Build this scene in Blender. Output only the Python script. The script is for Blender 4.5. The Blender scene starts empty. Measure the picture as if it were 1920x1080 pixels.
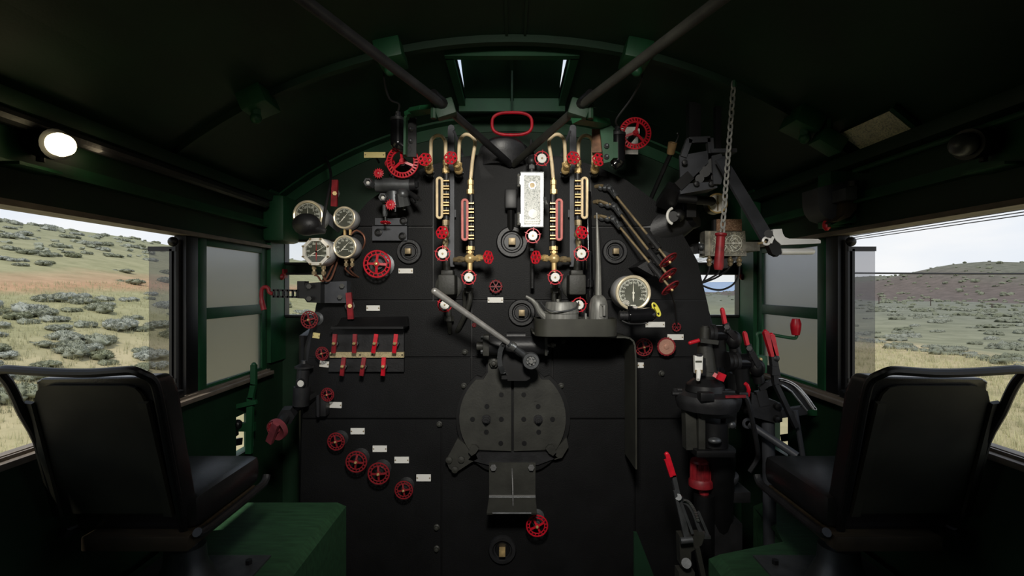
import bpy, bmesh, math, random
from mathutils import Vector, Matrix, Quaternion
random.seed(7)
SC = bpy.context.scene
COL = SC.collection
PI = math.pi
F = 960.0            # focal length in pixels of the 1920 px wide frame
CZ = 1.9             # eye height over the cab floor
W = 1.6              # half width of the cab
BH = 2.85            # distance of the boiler backhead
FW = 3.57            # distance of the front wall
APEX, RR = 1.18, 2.6 # roof apex above the eye, roof radius

def P(px, py, d):
    return Vector(((px-960)/F*d, d, CZ-(py-540)/F*d))
def S(n, d=BH): return n/F*d
def V(x, y, z): return Vector((x, y, CZ+z))      # z measured from eye height
def roofz(x): return APEX-RR+math.sqrt(RR*RR-x*x)

# ------------------------------------------------------------------ materials
MAT = {}
def mat(name, col, rough=.5, metal=0., var=.25, scale=18., bump=.0, bscale=60., coat=0., spec=.5, stretch=None):
    m = bpy.data.materials.new(name); m.use_nodes = True
    nt = m.node_tree; b = nt.nodes['Principled BSDF']
    tc = nt.nodes.new('ShaderNodeTexCoord')
    src = tc.outputs['Object']
    if stretch:
        mp = nt.nodes.new('ShaderNodeMapping'); mp.inputs['Scale'].default_value = stretch
        nt.links.new(src, mp.inputs['Vector']); src = mp.outputs['Vector']
    n = nt.nodes.new('ShaderNodeTexNoise'); n.inputs['Scale'].default_value = scale; n.inputs['Detail'].default_value = 5
    nt.links.new(src, n.inputs['Vector'])
    r = nt.nodes.new('ShaderNodeValToRGB')
    r.color_ramp.elements[0].position = .3; r.color_ramp.elements[1].position = .7
    lo = [c*(1-var) for c in col]; hi = [min(1, c*(1+var)) for c in col]
    r.color_ramp.elements[0].color = (*lo, 1); r.color_ramp.elements[1].color = (*hi, 1)
    nt.links.new(n.outputs['Fac'], r.inputs['Fac']); nt.links.new(r.outputs['Color'], b.inputs['Base Color'])
    b.inputs['Roughness'].default_value = rough; b.inputs['Metallic'].default_value = metal
    b.inputs['Specular IOR Level'].default_value = spec
    b.inputs['Coat Weight'].default_value = coat
    if bump:
        n2 = nt.nodes.new('ShaderNodeTexNoise'); n2.inputs['Scale'].default_value = bscale; n2.inputs['Detail'].default_value = 3
        nt.links.new(src, n2.inputs['Vector'])
        bp = nt.nodes.new('ShaderNodeBump'); bp.inputs['Strength'].default_value = bump; bp.inputs['Distance'].default_value = .004
        nt.links.new(n2.outputs['Fac'], bp.inputs['Height']); nt.links.new(bp.outputs['Normal'], b.inputs['Normal'])
    MAT[name] = m
    return m
mat('green_paint', (.006, .032, .0125), .6, var=.3, scale=3, bump=.15, bscale=120)
mat('green_trim_lit', (.010, .075, .028), .5, var=.25, scale=6, bump=.1)  # lighter copy of the green paint, window light put into its colour
mat('seat_box_green', (.026, .082, .035), .6, var=.3, scale=9, bump=.15, stretch=(1, 6, 3))
mat('jacket', (.0052, .0053, .0058), .6, var=.35, scale=5, bump=.35, bscale=170, spec=.25)
mat('iron', (.015, .015, .0163), .48, var=.4, scale=14, bump=.2, bscale=90)
mat('iron_olive', (.030, .030, .025), .55, var=.35, scale=9, bump=.2, bscale=90)
mat('black', (.005, .005, .0055), .45, var=.3, scale=20)
mat('gloss_black', (.007, .007, .008), .18, var=.2, scale=20)
mat('grey_steel', (.11, .115, .12), .42, .6, var=.3, scale=14, bump=.1)
mat('blue_steel', (.058, .061, .070), .5, .2, var=.3, scale=8, bump=.1)
mat('bright_steel', (.62, .62, .6), .3, .9, var=.2, scale=20, bump=.05, stretch=(1, 1, 6))
mat('lever_steel', (.40, .39, .37), .42, .55, var=.2, scale=30)
mat('red', (.56, .008, .022), .38, var=.25, scale=30, coat=.2)
mat('dull_red', (.23, .010, .016), .5, var=.35, scale=30)
mat('maroon', (.20, .035, .045), .6, var=.3, scale=25)
mat('cream_pipe', (.86, .68, .42), .45, 0., var=.15, scale=25)
mat('pink', (.72, .24, .22), .5, var=.12, scale=25)
mat('brass', (.66, .47, .21), .36, .4, var=.3, scale=30, bump=.05)
mat('dull_brass', (.30, .23, .13), .45, .4, var=.35, scale=30, bump=.05)
mat('copper', (.45, .20, .13), .4, .7, var=.3, scale=20)
mat('copper_face', (.55, .30, .22), .45, .3, var=.2, scale=20)
mat('polished_white', (.95, .95, .94), .3, .1, var=.06, scale=20, coat=.3)
mat('chrome', (.90, .91, .95), .22, .15, var=.08, scale=6)
mat('bezel', (.82, .72, .52), .25, .4, var=.15, scale=12)
mat('white_enamel', (.85, .84, .79), .35, var=.06, scale=40)
mat('old_white', (.80, .77, .70), .45, var=.12, scale=40)
mat('yellow_tag', (.78, .66, .28), .45, var=.12, scale=40)
mat('yellow', (.75, .68, .08), .4, var=.1, scale=20)
mat('dial_face', (.075, .078, .058), .45, var=.2, scale=20)
mat('dial_mark', (.92, .92, .82), .5, var=.05, scale=20)
mat('needle_white', (.85, .82, .72), .4, var=.05)
mat('needle_red', (.40, .02, .02), .5, var=.05)
mat('vinyl', (.011, .011, .0115), .3, var=.25, scale=20, bump=.12, bscale=220, spec=.9)
mat('seat_panel', (.034, .033, .023), .55, var=.45, scale=5)
mat('brown_wood', (.045, .032, .018), .6, var=.4, scale=9, stretch=(1, 8, 1))
mat('sill_wood', (.20, .165, .13), .6, var=.3, scale=10, stretch=(4, 1, 4))
mat('handle_wood', (.40, .25, .11), .5, var=.25, scale=20)
mat('rust_plate', (.20, .10, .055), .6, .3, var=.45, scale=35)
mat('recorder_metal', (.33, .31, .26), .42, .6, var=.4, scale=30, bump=.15)
mat('chain_steel', (.42, .42, .40), .4, .4, var=.25, scale=40)
mat('wire', (.010, .010, .011), .5, var=.1)
mat('pole_wood', (.06, .045, .035), .8, var=.2)
mat('floor_plate', (.03, .03, .03), .6, var=.3, scale=8)
mat('can_grey', (.20, .20, .185), .48, .35, var=.3, scale=12, stretch=(6, 6, 1))
mat('tray_olive', (.040, .040, .032), .5, .2, var=.25, scale=8)

def nodes_mat(name):
    m = bpy.data.materials.new(name); m.use_nodes = True; m.node_tree.nodes.clear(); MAT[name] = m
    nt = m.node_tree; out = nt.nodes.new('ShaderNodeOutputMaterial')
    return nt, out
# bulb
def emit(name, col, st):
    nt, out = nodes_mat(name); e = nt.nodes.new('ShaderNodeEmission')
    e.inputs['Color'].default_value = (*col, 1); e.inputs['Strength'].default_value = st
    nt.links.new(e.outputs[0], out.inputs[0])
emit('lit_bulb', (1, .84, .48), 5)
emit('lamp_lens', (1, .9, .7), 3)
# frosted sash glass : light scatters through a grey pane
nt, out = nodes_mat('frosted_glass')
rf = nt.nodes.new('ShaderNodeBsdfRefraction'); rf.inputs['IOR'].default_value = 1.12; rf.inputs['Roughness'].default_value = .55
rf.inputs['Color'].default_value = (.62, .63, .645, 1)
tl = nt.nodes.new('ShaderNodeBsdfTranslucent'); tl.inputs['Color'].default_value = (.30, .31, .30, 1)
gl = nt.nodes.new('ShaderNodeBsdfGlossy'); gl.inputs['Roughness'].default_value = .35; gl.inputs['Color'].default_value = (.5, .5, .5, 1)
m1 = nt.nodes.new('ShaderNodeMixShader'); m1.inputs[0].default_value = .12
m2 = nt.nodes.new('ShaderNodeMixShader'); m2.inputs[0].default_value = .06
nz = nt.nodes.new('ShaderNodeTexNoise'); nz.inputs['Scale'].default_value = 6
nt.links.new(rf.outputs[0], m1.inputs[1]); nt.links.new(tl.outputs[0], m1.inputs[2])
nt.links.new(m1.outputs[0], m2.inputs[1]); nt.links.new(gl.outputs[0], m2.inputs[2]); nt.links.new(m2.outputs[0], out.inputs[0])
# clear / tinted panes
def pane(name, col, gloss):
    nt, out = nodes_mat(name)
    t = nt.nodes.new('ShaderNodeBsdfTransparent'); t.inputs['Color'].default_value = (*col, 1)
    g = nt.nodes.new('ShaderNodeBsdfGlossy'); g.inputs['Roughness'].default_value = .05
    mx = nt.nodes.new('ShaderNodeMixShader'); mx.inputs[0].default_value = gloss
    nt.links.new(t.outputs[0], mx.inputs[1]); nt.links.new(g.outputs[0], mx.inputs[2]); nt.links.new(mx.outputs[0], out.inputs[0])
pane('tinted_glass', (.66, .66, .67), .05)
pane('clear_glass', (.95, .96, .96), .03)
# printed paper / engraved plate : wavy procedural marks
def printed(name, base, ink, sc, rough=.6, thr=.47, metal=0.):
    m = mat(name, base, rough, metal, var=.12, scale=12); nt = m.node_tree; b = nt.nodes['Principled BSDF']
    ramp = [n for n in nt.nodes if n.type == 'VALTORGB'][0]
    tc = [n for n in nt.nodes if n.type == 'TEX_COORD'][0]
    w = nt.nodes.new('ShaderNodeTexNoise'); w.inputs['Scale'].default_value = sc; w.inputs['Detail'].default_value = 4; w.inputs['Distortion'].default_value = 1.4
    nt.links.new(tc.outputs['Object'], w.inputs['Vector'])
    r = nt.nodes.new('ShaderNodeValToRGB'); e = r.color_ramp.elements
    e[0].position = thr-.02; e[0].color = (0, 0, 0, 1); e[1].position = thr; e[1].color = (1, 1, 1, 1)
    x = e.new(thr+.04); x.color = (1, 1, 1, 1); y = e.new(thr+.06); y.color = (0, 0, 0, 1)
    nt.links.new(w.outputs['Fac'], r.inputs['Fac'])
    mx = nt.nodes.new('ShaderNodeMix'); mx.data_type = 'RGBA'; mx.inputs['B'].default_value = (*ink, 1)
    nt.links.new(r.outputs['Color'], mx.inputs['Factor']); nt.links.new(ramp.outputs['Color'], mx.inputs['A'])
    nt.links.new(mx.outputs['Result'], b.inputs['Base Color'])
printed('paper', (.84, .81, .58), (.46, .46, .33), 45)
printed('nickel_print', (.62, .63, .60), (.26, .28, .26), 55, .5, metal=.1)
printed('engraved', (.24, .23, .19), (.62, .58, .46), 38, .45, metal=.4)
printed('plaque_print', (.20, .105, .06), (.45, .28, .18), 60, .6)
printed('brass_print', (.62, .52, .30), (.36, .30, .17), 60, .4, metal=.3)

# ------------------------------------------------------------------ mesh builder
ORG = {}
def frame(axis, up=None):
    a = Vector(axis).normalized()
    u = Vector(up) if up else (Vector((0, 0, 1)) if abs(a.z) < .95 else Vector((0, 1, 0)))
    x = u.cross(a)
    if x.length < 1e-6: x = Vector((1, 0, 0)).cross(a)
    x.normalize(); y = a.cross(x).normalized()
    return x, y, a
class MB:
    def __init__(s): s.bm = bmesh.new()
    def ring(s, c, x, y, r, n, ph=0., ry=None):
        ry = r if ry is None else ry
        return [s.bm.verts.new(c+x*(r*math.cos(2*PI*i/n+ph))+y*(ry*math.sin(2*PI*i/n+ph))) for i in range(n)]
    def bridge(s, a, b):
        n = len(a)
        for i in range(n):
            try: s.bm.faces.new((a[i], a[(i+1) % n], b[(i+1) % n], b[i]))
            except ValueError: pass
    def cap(s, r):
        try: s.bm.faces.new(r)
        except ValueError: pass
    def cyl(s, p0, p1, r0, r1=None, n=16, ph=0., caps=True):
        p0, p1 = Vector(p0), Vector(p1); r1 = r0 if r1 is None else r1
        x, y, a = frame(p1-p0)
        A = s.ring(p0, x, y, r0, n, ph); B = s.ring(p1, x, y, r1, n, ph)
        s.bridge(A, B)
        if caps: s.cap(A[::-1]); s.cap(B)
        return s
    def hexn(s, p0, p1, r): return s.cyl(p0, p1, r, n=6)
    def lathe(s, prof, o, axis, n=24, caps=True):
        o = Vector(o); x, y, a = frame(axis); prev = None; first = None
        for r, h in prof:
            R = s.ring(o+a*h, x, y, max(r, 1e-4), n)
            if prev: s.bridge(prev, R)
            else: first = R
            prev = R
        if caps: s.cap(first[::-1]); s.cap(prev)
        return s
    def tube(s, pts, r, n=8, closed=False, caps=True):
        pts = [Vector(p) for p in pts]; N = len(pts)
        rs = r if isinstance(r, (list, tuple)) else [r]*N
        rings = []; up = None
        for i, p in enumerate(pts):
            if closed: t = pts[(i+1) % N]-pts[i-1]
            else: t = pts[min(i+1, N-1)]-pts[max(i-1, 0)]
            if t.length < 1e-9: t = Vector((0, 0, 1))
            t.normalize()
            if up is None:
                x, y, _ = frame(t); up = y
            x = up.cross(t)
            if x.length < 1e-6: x, up, _ = frame(t)
            x.normalize(); up = t.cross(x).normalized()
            rings.append(s.ring(p, x, up, rs[i], n))
        for i in range(N-1): s.bridge(rings[i], rings[i+1])
        if closed: s.bridge(rings[-1], rings[0])
        elif caps: s.cap(rings[0][::-1]); s.cap(rings[-1])
        return s
    def torus(s, c, axis, R, r, n=28, m=8, sx=1., sy=1., up=None):
        x, y, a = frame(axis, up); c = Vector(c)
        return s.tube([c+x*(R*sx*math.cos(2*PI*i/n))+y*(R*sy*math.sin(2*PI*i/n)) for i in range(n)], r, m, True)
    def box(s, c, size, rot=None, bev=0.):
        m = Matrix.Translation(Vector(c)) @ (rot.to_matrix().to_4x4() if rot is not None else Matrix()) @ Matrix.Diagonal((*size, 1))
        g = bmesh.ops.create_cube(s.bm, size=1., matrix=m)
        if bev:
            es = list({e for v in g['verts'] for e in v.link_edges})
            bmesh.ops.bevel(s.bm, geom=es, offset=bev, segments=2, profile=.6, affect='EDGES')
        return s
    def bar(s, p0, p1, w, t, up=(0, 1, 0)):
        p0, p1 = Vector(p0), Vector(p1); a = (p1-p0).normalized(); u = Vector(up); x = a.cross(u).normalized(); u = x.cross(a).normalized()
        A = [s.bm.verts.new(p0+x*i*w/2+u*j*t/2) for i, j in ((-1, -1), (1, -1), (1, 1), (-1, 1))]
        B = [s.bm.verts.new(p1+x*i*w/2+u*j*t/2) for i, j in ((-1, -1), (1, -1), (1, 1), (-1, 1))]
        s.bridge(A, B); s.cap(A[::-1]); s.cap(B)
        return s
    def prism(s, pts, dv):
        pts = [Vector(p) for p in pts]; dv = Vector(dv)
        A = [s.bm.verts.new(p) for p in pts]; B = [s.bm.verts.new(p+dv) for p in pts]
        s.bridge(A, B); s.cap(A[::-1]); s.cap(B)
        return s
    def ball(s, c, r, sc=(1, 1, 1), u=16, v=10, rot=None):
        m = Matrix.Translation(Vector(c)) @ (rot.to_matrix().to_4x4() if rot is not None else Matrix()) @ Matrix.Diagonal((*sc, 1))
        bmesh.ops.create_uvsphere(s.bm, u_segments=u, v_segments=v, radius=r, matrix=m)
        return s
    def mesh(s, name, ang=35, soft=False):
        bmesh.ops.recalc_face_normals(s.bm, faces=s.bm.faces[:])
        me = bpy.data.meshes.new(name); s.bm.to_mesh(me); s.bm.free()
        for p in me.polygons: p.use_smooth = True
        me.set_sharp_from_angle(angle=math.radians(ang))
        return me
    def build(s, name, m, parent=None, kind=None, label=None):
        off = ORG[parent.name] if parent else Vector()
        if parent is None:               # origin at the middle of the mesh
            if s.bm.verts:
                off = sum((v.co for v in s.bm.verts), Vector())/len(s.bm.verts)
        for v in s.bm.verts: v.co -= off
        me = s.mesh(name); o = bpy.data.objects.new(name, me); COL.objects.link(o)
        me.materials.append(MAT[m] if isinstance(m, str) else m)
        if parent: o.parent = parent; ORG[o.name] = off.copy()
        else: o.location = off; ORG[o.name] = off.copy()
        if kind: o['kind'] = kind
        if label: o['label'] = label
        return o
def thing(name, label, cat, loc=(0, 0, 0), group=None):
    o = bpy.data.objects.new(name, None); COL.objects.link(o); o.location = loc; o.empty_display_size = .03
    o['label'] = label; o['category'] = cat
    if group: o['group'] = group
    ORG[o.name] = Vector(loc)
    return o
def tag(o, label, cat, group=None):
    o['label'] = label; o['category'] = cat
    if group: o['group'] = group
    return o
def shared(name, me, parent, loc, rot=None, sc=1.):
    """a part that shares mesh data; loc is in world space"""
    o = bpy.data.objects.new(name, me); COL.objects.link(o); o.parent = parent
    o.location = Vector(loc)-ORG[parent.name]
    o.rotation_mode = 'QUATERNION'
    if rot is not None: o.rotation_quaternion = rot
    o.scale = (sc, sc, sc) if not isinstance(sc, tuple) else sc
    ORG[o.name] = Vector(loc)
    return o
def arc(c, x, y, r, a0, a1, n):
    return [Vector(c)+Vector(x)*(r*math.cos(math.radians(a0+(a1-a0)*i/n)))+Vector(y)*(r*math.sin(math.radians(a0+(a1-a0)*i/n))) for i in range(n+1)]
def smooth(pts, k=4):
    """Catmull-Rom through points"""
    pts = [Vector(p) for p in pts]; out = []
    for i in range(len(pts)-1):
        p0, p1, p2, p3 = pts[max(i-1, 0)], pts[i], pts[i+1], pts[min(i+2, len(pts)-1)]
        for j in range(k):
            t = j/k
            out.append(.5*((2*p1)+(p2-p0)*t+(2*p0-5*p1+4*p2-p3)*t*t+(3*p1-p0-3*p2+p3)*t*t*t))
    out.append(pts[-1]); return out
# lettering as mesh
_T = {}
def text_geo(txt):
    if txt in _T: return _T[txt]
    cu = bpy.data.curves.new('t', 'FONT'); cu.body = txt; cu.size = 1.; cu.align_x = 'CENTER'; cu.align_y = 'CENTER'; cu.resolution_u = 2
    ob = bpy.data.objects.new('t', cu); COL.objects.link(ob)
    dg = bpy.context.evaluated_depsgraph_get(); me = bpy.data.meshes.new_from_object(ob.evaluated_get(dg))
    g = ([v.co.copy() for v in me.vertices], [tuple(p.vertices) for p in me.polygons])
    bpy.data.objects.remove(ob); bpy.data.curves.remove(cu); bpy.data.meshes.remove(me)
    _T[txt] = g; return g
def add_text(mb, txt, c, size, x=(1, 0, 0), y=(0, 0, 1)):
    vs, fs = text_geo(txt); x = Vector(x); y = Vector(y); c = Vector(c)
    nv = [mb.bm.verts.new(c+x*v.x*size+y*v.y*size) for v in vs]
    for f in fs:
        try: mb.bm.faces.new([nv[i] for i in f])
        except ValueError: pass
YN = Vector((0, -1, 0))     # towards the cab

def pieces(name, m, parent, fns):
    for fn in fns:
        mb = MB(); fn(mb); mb.build(name, m, parent)
# ------------------------------------------------------------------ handwheel meshes (unit radius, axis -Y)
WM = {}
def wheel_meshes():
    X = Vector((1, 0, 0)); Z = Vector((0, 0, 1)); O = Vector()
    def rad(a): return X*math.cos(a)+Z*math.sin(a)
    # A toothed double rim with spokes
    m = MB(); m.torus(O, YN, .93, .07, 40, 6); m.torus(O, YN, .68, .055, 32, 6)
    for i in range(16): m.bar(rad(2*PI*i/16)*.68, rad(2*PI*i/16)*.93, .07, .08)
    for i in range(4): m.bar(rad(.25+PI/2*i)*.1+YN*.12, rad(.25+PI/2*i)*.68, .17, .09)
    m.cyl(YN*-.1, YN*.2, .2, n=14)
    WM['A'] = [('rim', m.mesh('toothed_wheel'), 'red')]
    m = MB(); m.lathe([(.13, .15), (.13, .3), (.09, .36), (.02, .38)], O, YN, 12); WM['A'].append(('hub_nut', m.mesh('wheel_nut'), 'brass'))
    # B large wheel, fluted rim, three spokes
    m = MB(); m.torus(O, YN, .95, .05, 48, 6); m.torus(O, YN, .70, .06, 40, 6)
    for i in range(30):
        a = 2*PI*i/30; m.bar(rad(a)*.70+YN*.05, rad(a+.05)*.95-YN*.03, .085, .12)
    for i in range(3): m.bar(rad(PI/2+.25+2*PI/3*i)*.1+YN*.1, rad(PI/2+.25+2*PI/3*i)*.70, .15, .1)
    m.cyl(YN*-.1, YN*.15, .18, n=14)
    WM['B'] = [('rim', m.mesh('fluted_wheel'), 'red')]
    m = MB(); m.cyl(YN*.14, YN*.26, .13, n=6); WM['B'].append(('hub_nut', m.mesh('hex_nut'), 'red'))
    # C flower shaped knob with six holes
    m = MB()
    for i in range(6): m.torus(rad(2*PI*i/6)*.66, YN, .28, .11, 14, 6)
    m.torus(O, YN, .30, .12, 16, 6); m.torus(O, YN, .93, .06, 30, 6)
    WM['C'] = [('rim', m.mesh('flower_wheel'), 'red')]
    m = MB(); m.cyl(YN*-.2, YN*.12, .2, n=8); WM['C'].append(('hub_nut', m.mesh('flower_hub'), 'dull_red'))
    # D thin rim with five pointed spokes and a white disc
    m = MB(); m.torus(O, YN, .88, .075, 36, 6)
    for i in range(5): m.bar(rad(PI/2+2*PI/5*i)*.3, rad(PI/2+2*PI/5*i)*1.08, .09, .07)
    WM['D'] = [('rim', m.mesh('spoked_wheel'), 'red')]
    m = MB(); m.lathe([(.58, -.06), (.58, .06), (.54, .09)], O, YN, 24); WM['D'].append(('name_disc', m.mesh('white_disc'), 'white_enamel'))
    m = MB(); m.cyl(YN*.08, YN*.2, .13, n=6); WM['D'].append(('hub_nut', m.mesh('disc_nut'), 'dull_brass'))
    # E small solid wheel with ribbed edge
    m = MB(); m.lathe([(.8, -.08), (.8, .08), (.5, .02), (.3, .1), (.25, .2)], O, YN, 24)
    for i in range(14): m.bar(rad(2*PI*i/14)*.35+YN*.08, rad(2*PI*i/14)*1., .13, .14)
    WM['E'] = [('rim', m.mesh('ribbed_wheel'), 'red')]
    m = MB(); m.cyl(YN*.1, YN*.3, .14, n=6); WM['E'].append(('hub_nut', m.mesh('ribbed_nut'), 'copper_face'))
    # F plain disc faced wheel
    m = MB(); m.lathe([(1., -.12), (1., .05), (.84, .06), (.84, 0)], O, YN, 32)
    for i in range(18): m.ball(rad(2*PI*i/18)*.97, .09, u=6, v=5)
    WM['F'] = [('rim', m.mesh('disc_wheel_rim'), 'dull_red')]
    m = MB(); m.lathe([(.84, -.02), (.84, .08), (.3, .08), (.28, .16), (.2, .18), (.02, .18)], O, YN, 28); WM['F'].append(('face', m.mesh('disc_wheel_face'), 'copper_face'))
    # G star knob
    m = MB(); m.torus(O, YN, .85, .1, 24, 6)
    for i in range(6): m.bar(rad(PI/3*i)*.05, rad(PI/3*i)*1., .12, .12)
    for i in range(12): m.ball(rad(PI/6*i)*.92, .14, u=6, v=5)
    WM['G'] = [('rim', m.mesh('star_wheel'), 'red')]
    m = MB(); m.cyl(YN*-.2, YN*.2, .18, n=6); WM['G'].append(('hub_nut', m.mesh('star_hub'), 'dull_red'))
    for k in list(WM):
        for nm, me, mt in WM[k]: me.materials.append(MAT[mt])
wheel_meshes()
def wheel_rot(axis, spin):
    return YN.rotation_difference(Vector(axis).normalized()) @ Quaternion((0, 1, 0), spin)
def wheel_part(parent, typ, loc, r, axis=YN, spin=0., dull=False):
    q = wheel_rot(axis, spin); L = WM[typ]
    rim = shared('handwheel', L[0][1], parent, loc, q, r)
    if dull: rim.material_slots[0].link = 'OBJECT'; rim.material_slots[0].material = MAT['dull_red']
    for nm, me, mt in L[1:]:
        o = bpy.data.objects.new(nm, me); COL.objects.link(o); o.parent = rim
    return rim
def wheel(typ, px, py, r_px, d, label, axis=YN, spin=0., back=None, stem_r=None, flange=0., stem_mat='iron', dull=False, group=None):
    """a valve with handwheel standing on the backhead: Empty at its foot"""
    c = P(px, py, d); r = S(r_px, d); a = Vector(axis).normalized()
    foot = c-a*((back if back is not None else BH+.01)-d)/max(.3, abs(a.y)) if back != 0 else c
    t = thing('handwheel_valve', label, 'valve', foot, group)
    wheel_part(t, typ, c, r, a, spin, dull)
    if (foot-c).length > .004:
        m = MB(); sr = stem_r or r*.22
        m.cyl(c-a*r*.05, foot, sr, n=10); m.build('stem', stem_mat, t)
        if flange:
            m = MB(); fr = S(flange, d); L = (foot-c).length
            m.lathe([(fr, 0), (fr, .015), (fr*.6, .02), (fr*.55, L*.6), (fr*.42, L*.65), (fr*.42, L*.85)], foot, a, 18); m.build('bonnet', stem_mat, t)
    return t
# ================================================================== the cab
def slab(name, m, x0, x1, y0, y1, z0, z1, kind='structure'):
    o = MB().box(((x0+x1)/2, (y0+y1)/2, CZ+(z0+z1)/2), (x1-x0, y1-y0, z1-z0)).build(name, m)
    if kind: o['kind'] = kind
    return o
WT = .06
MB().box((0, 1., -.03), (2*W+.2, 5.4, .06)).build('floor', 'floor_plate', kind='structure')
def roof_piece(mb, x0, x1, y0, y1, n=24, t=.05):
    xs = [x0+(x1-x0)*i/n for i in range(n+1)]
    for i in range(n):
        a, b = xs[i], xs[i+1]
        q = [Vector((a, y0, CZ+roofz(a))), Vector((b, y0, CZ+roofz(b))), Vector((b, y0, CZ+roofz(b)+t)), Vector((a, y0, CZ+roofz(a)+t))]
        mb.prism(q, (0, y1-y0, 0))
XR = W+WT
HX, HY0, HY1 = .29, 2.53, 3.20
mb = MB()
roof_piece(mb, -XR, XR, -1.7, HY0); roof_piece(mb, -XR, -HX, HY0, HY1, 12); roof_piece(mb, HX, XR, HY0, HY1, 12); roof_piece(mb, -XR, XR, HY1, FW+WT)
mb.build('ceiling', 'green_paint', kind='structure')
ZT = roofz(W)
def side(sgn, nm):
    m = MB()
    def b(y0, y1, z0, z1, t=WT): m.box((sgn*(W+t/2), (y0+y1)/2, CZ+(z0+z1)/2), (t, y1-y0, z1-z0))
    ys0, ys1, zs0, zs1 = 2.97, 3.17, -.98, -.75
    b(-1.7, ys0, -1.9, -.555); b(ys1, FW+WT, -1.9, -.555); b(ys0, ys1, -1.9, zs0); b(ys0, ys1, zs1, -.555)
    b(-1.7, FW+WT, .277, ZT+.04)
    b(-1.7, .5, -.555, .277); b(3.34, FW+WT, -.555, .277)
    m.build('wall_'+nm, 'green_paint', kind='structure')
    # corner post, window light put into its lighter green
    MB().box((sgn*(W-.012), 3.455, CZ+.16), (.024, .22, 1.3)).build('trim_1' if sgn < 0 else 'trim_2', 'green_trim_lit', kind='structure')
    # sill board with brass edge, header board
    m = MB(); m.box((sgn*(W+.01), 1.92, CZ-.548), (.12, 2.84, .022), bev=.004)
    m.box((sgn*(W-.02), 1.92, CZ-.532), (.008, 2.84, .012)); m.box((sgn*(W+.0), 1.92, CZ-.532), (.008, 2.84, .012))
    m.build('trim_3' if sgn < 0 else 'trim_4', 'sill_wood', kind='structure')
    m = MB(); m.box((sgn*(W+.02), 1.92, CZ+.268), (.10, 2.84, .02))
    m.build('trim_5' if sgn < 0 else 'trim_6', 'sill_wood', kind='structure')
    # long ledge angle and upper rail along the wall
    m = MB(); m.box((sgn*(W-.02), 1.6, CZ+.393), (.04, 3.7, .012)); m.box((sgn*(W-.004), 1.6, CZ+.415), (.008, 3.7, .05))
    m.build('trim_7' if sgn < 0 else 'trim_8', 'green_trim_lit', kind='structure')
    m = MB(); m.box((sgn*(W-.035), 1.2, CZ+.585), (.07, 4.5, .06), bev=.015)
    m.build('trim_9' if sgn < 0 else 'trim_10', 'green_paint', kind='structure')
    # front corner gusset
    m = MB(); m.box((sgn*(W-.07), 3.40, CZ+.45), (.14, .25, .30), bev=.03); m.build('trim_11' if sgn < 0 else 'trim_12', 'green_trim_lit', kind='structure')
side(-1, 'left'); side(1, 'right')
# conduit rods along the wall (thin)
for sgn, side_n in ((-1, 'left'), (1, 'right')):
    m = MB(); m.cyl((sgn*(W-.06), .3, CZ+.525), (sgn*(W-.06), 2.3 if sgn > 0 else 3.2, CZ+.525), .011 if sgn > 0 else .026, n=10)
    m.cyl((sgn*(W-.06), .3, CZ+.525), (sgn*W, .3, CZ+.525), .01, n=8); m.cyl((sgn*(W-.06), 2.3, CZ+.525), (sgn*W, 2.3, CZ+.525), .01, n=8)
    tag(m.build('conduit_pipe', 'iron' if sgn < 0 else 'green_trim_lit'),
        'thick dark pipe running along the wall over the left window' if sgn < 0 else 'thin green rod running along the wall over the right window to the hooded horn box', 'pipe')
# front wall with its small windows
wx0, wx1 = 1.03, 1.585
wz = [(-.20, .105), (.165, .335)]
m = MB()
def fb(x0, x1, z0, z1): m.box(((x0+x1)/2, FW+WT/2, CZ+(z0+z1)/2), (x1-x0, WT, z1-z0))
for s in (-1, 1):
    a, b2 = sorted((s*wx0, s*wx1)); 
    fb(a, b2, -1.9, wz[0][0]); fb(a, b2, wz[0][1], wz[1][0]); fb(a, b2, wz[1][1], .40)
    a, b2 = sorted((s*wx1, s*(W+.01))); fb(a, b2, -1.9, .40)
fb(-wx0, wx0, -1.9, .40)
n = 30; xs = [-XR+2*XR*i/n for i in range(n+1)]
m.prism([Vector((x, FW, CZ+roofz(x)+.02)) for x in xs]+[Vector((XR, FW, CZ+.40)), Vector((-XR, FW, CZ+.40))], (0, WT, 0))
m.build('wall_front', 'green_paint', kind='structure')
# rear bulkhead and closed door, added out of view to keep daylight out
m = MB()
for s in (-1, 1): m.box((s*(W+.35)/2+s*0, -1.7, CZ-.3), (W-.35, .06, 3.2))
m.box((0, -1.7, CZ+.75), (.7, .06, 1.1))
m.build('wall_back', 'green_paint', kind='structure')
m = MB(); m.box((0, -1.72, CZ-.85), (.72, .04, 2.1)); m.box((.27, -1.67, CZ-.9), (.03, .07, .12)); m.build('door_added', 'green_paint', kind='structure')
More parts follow.
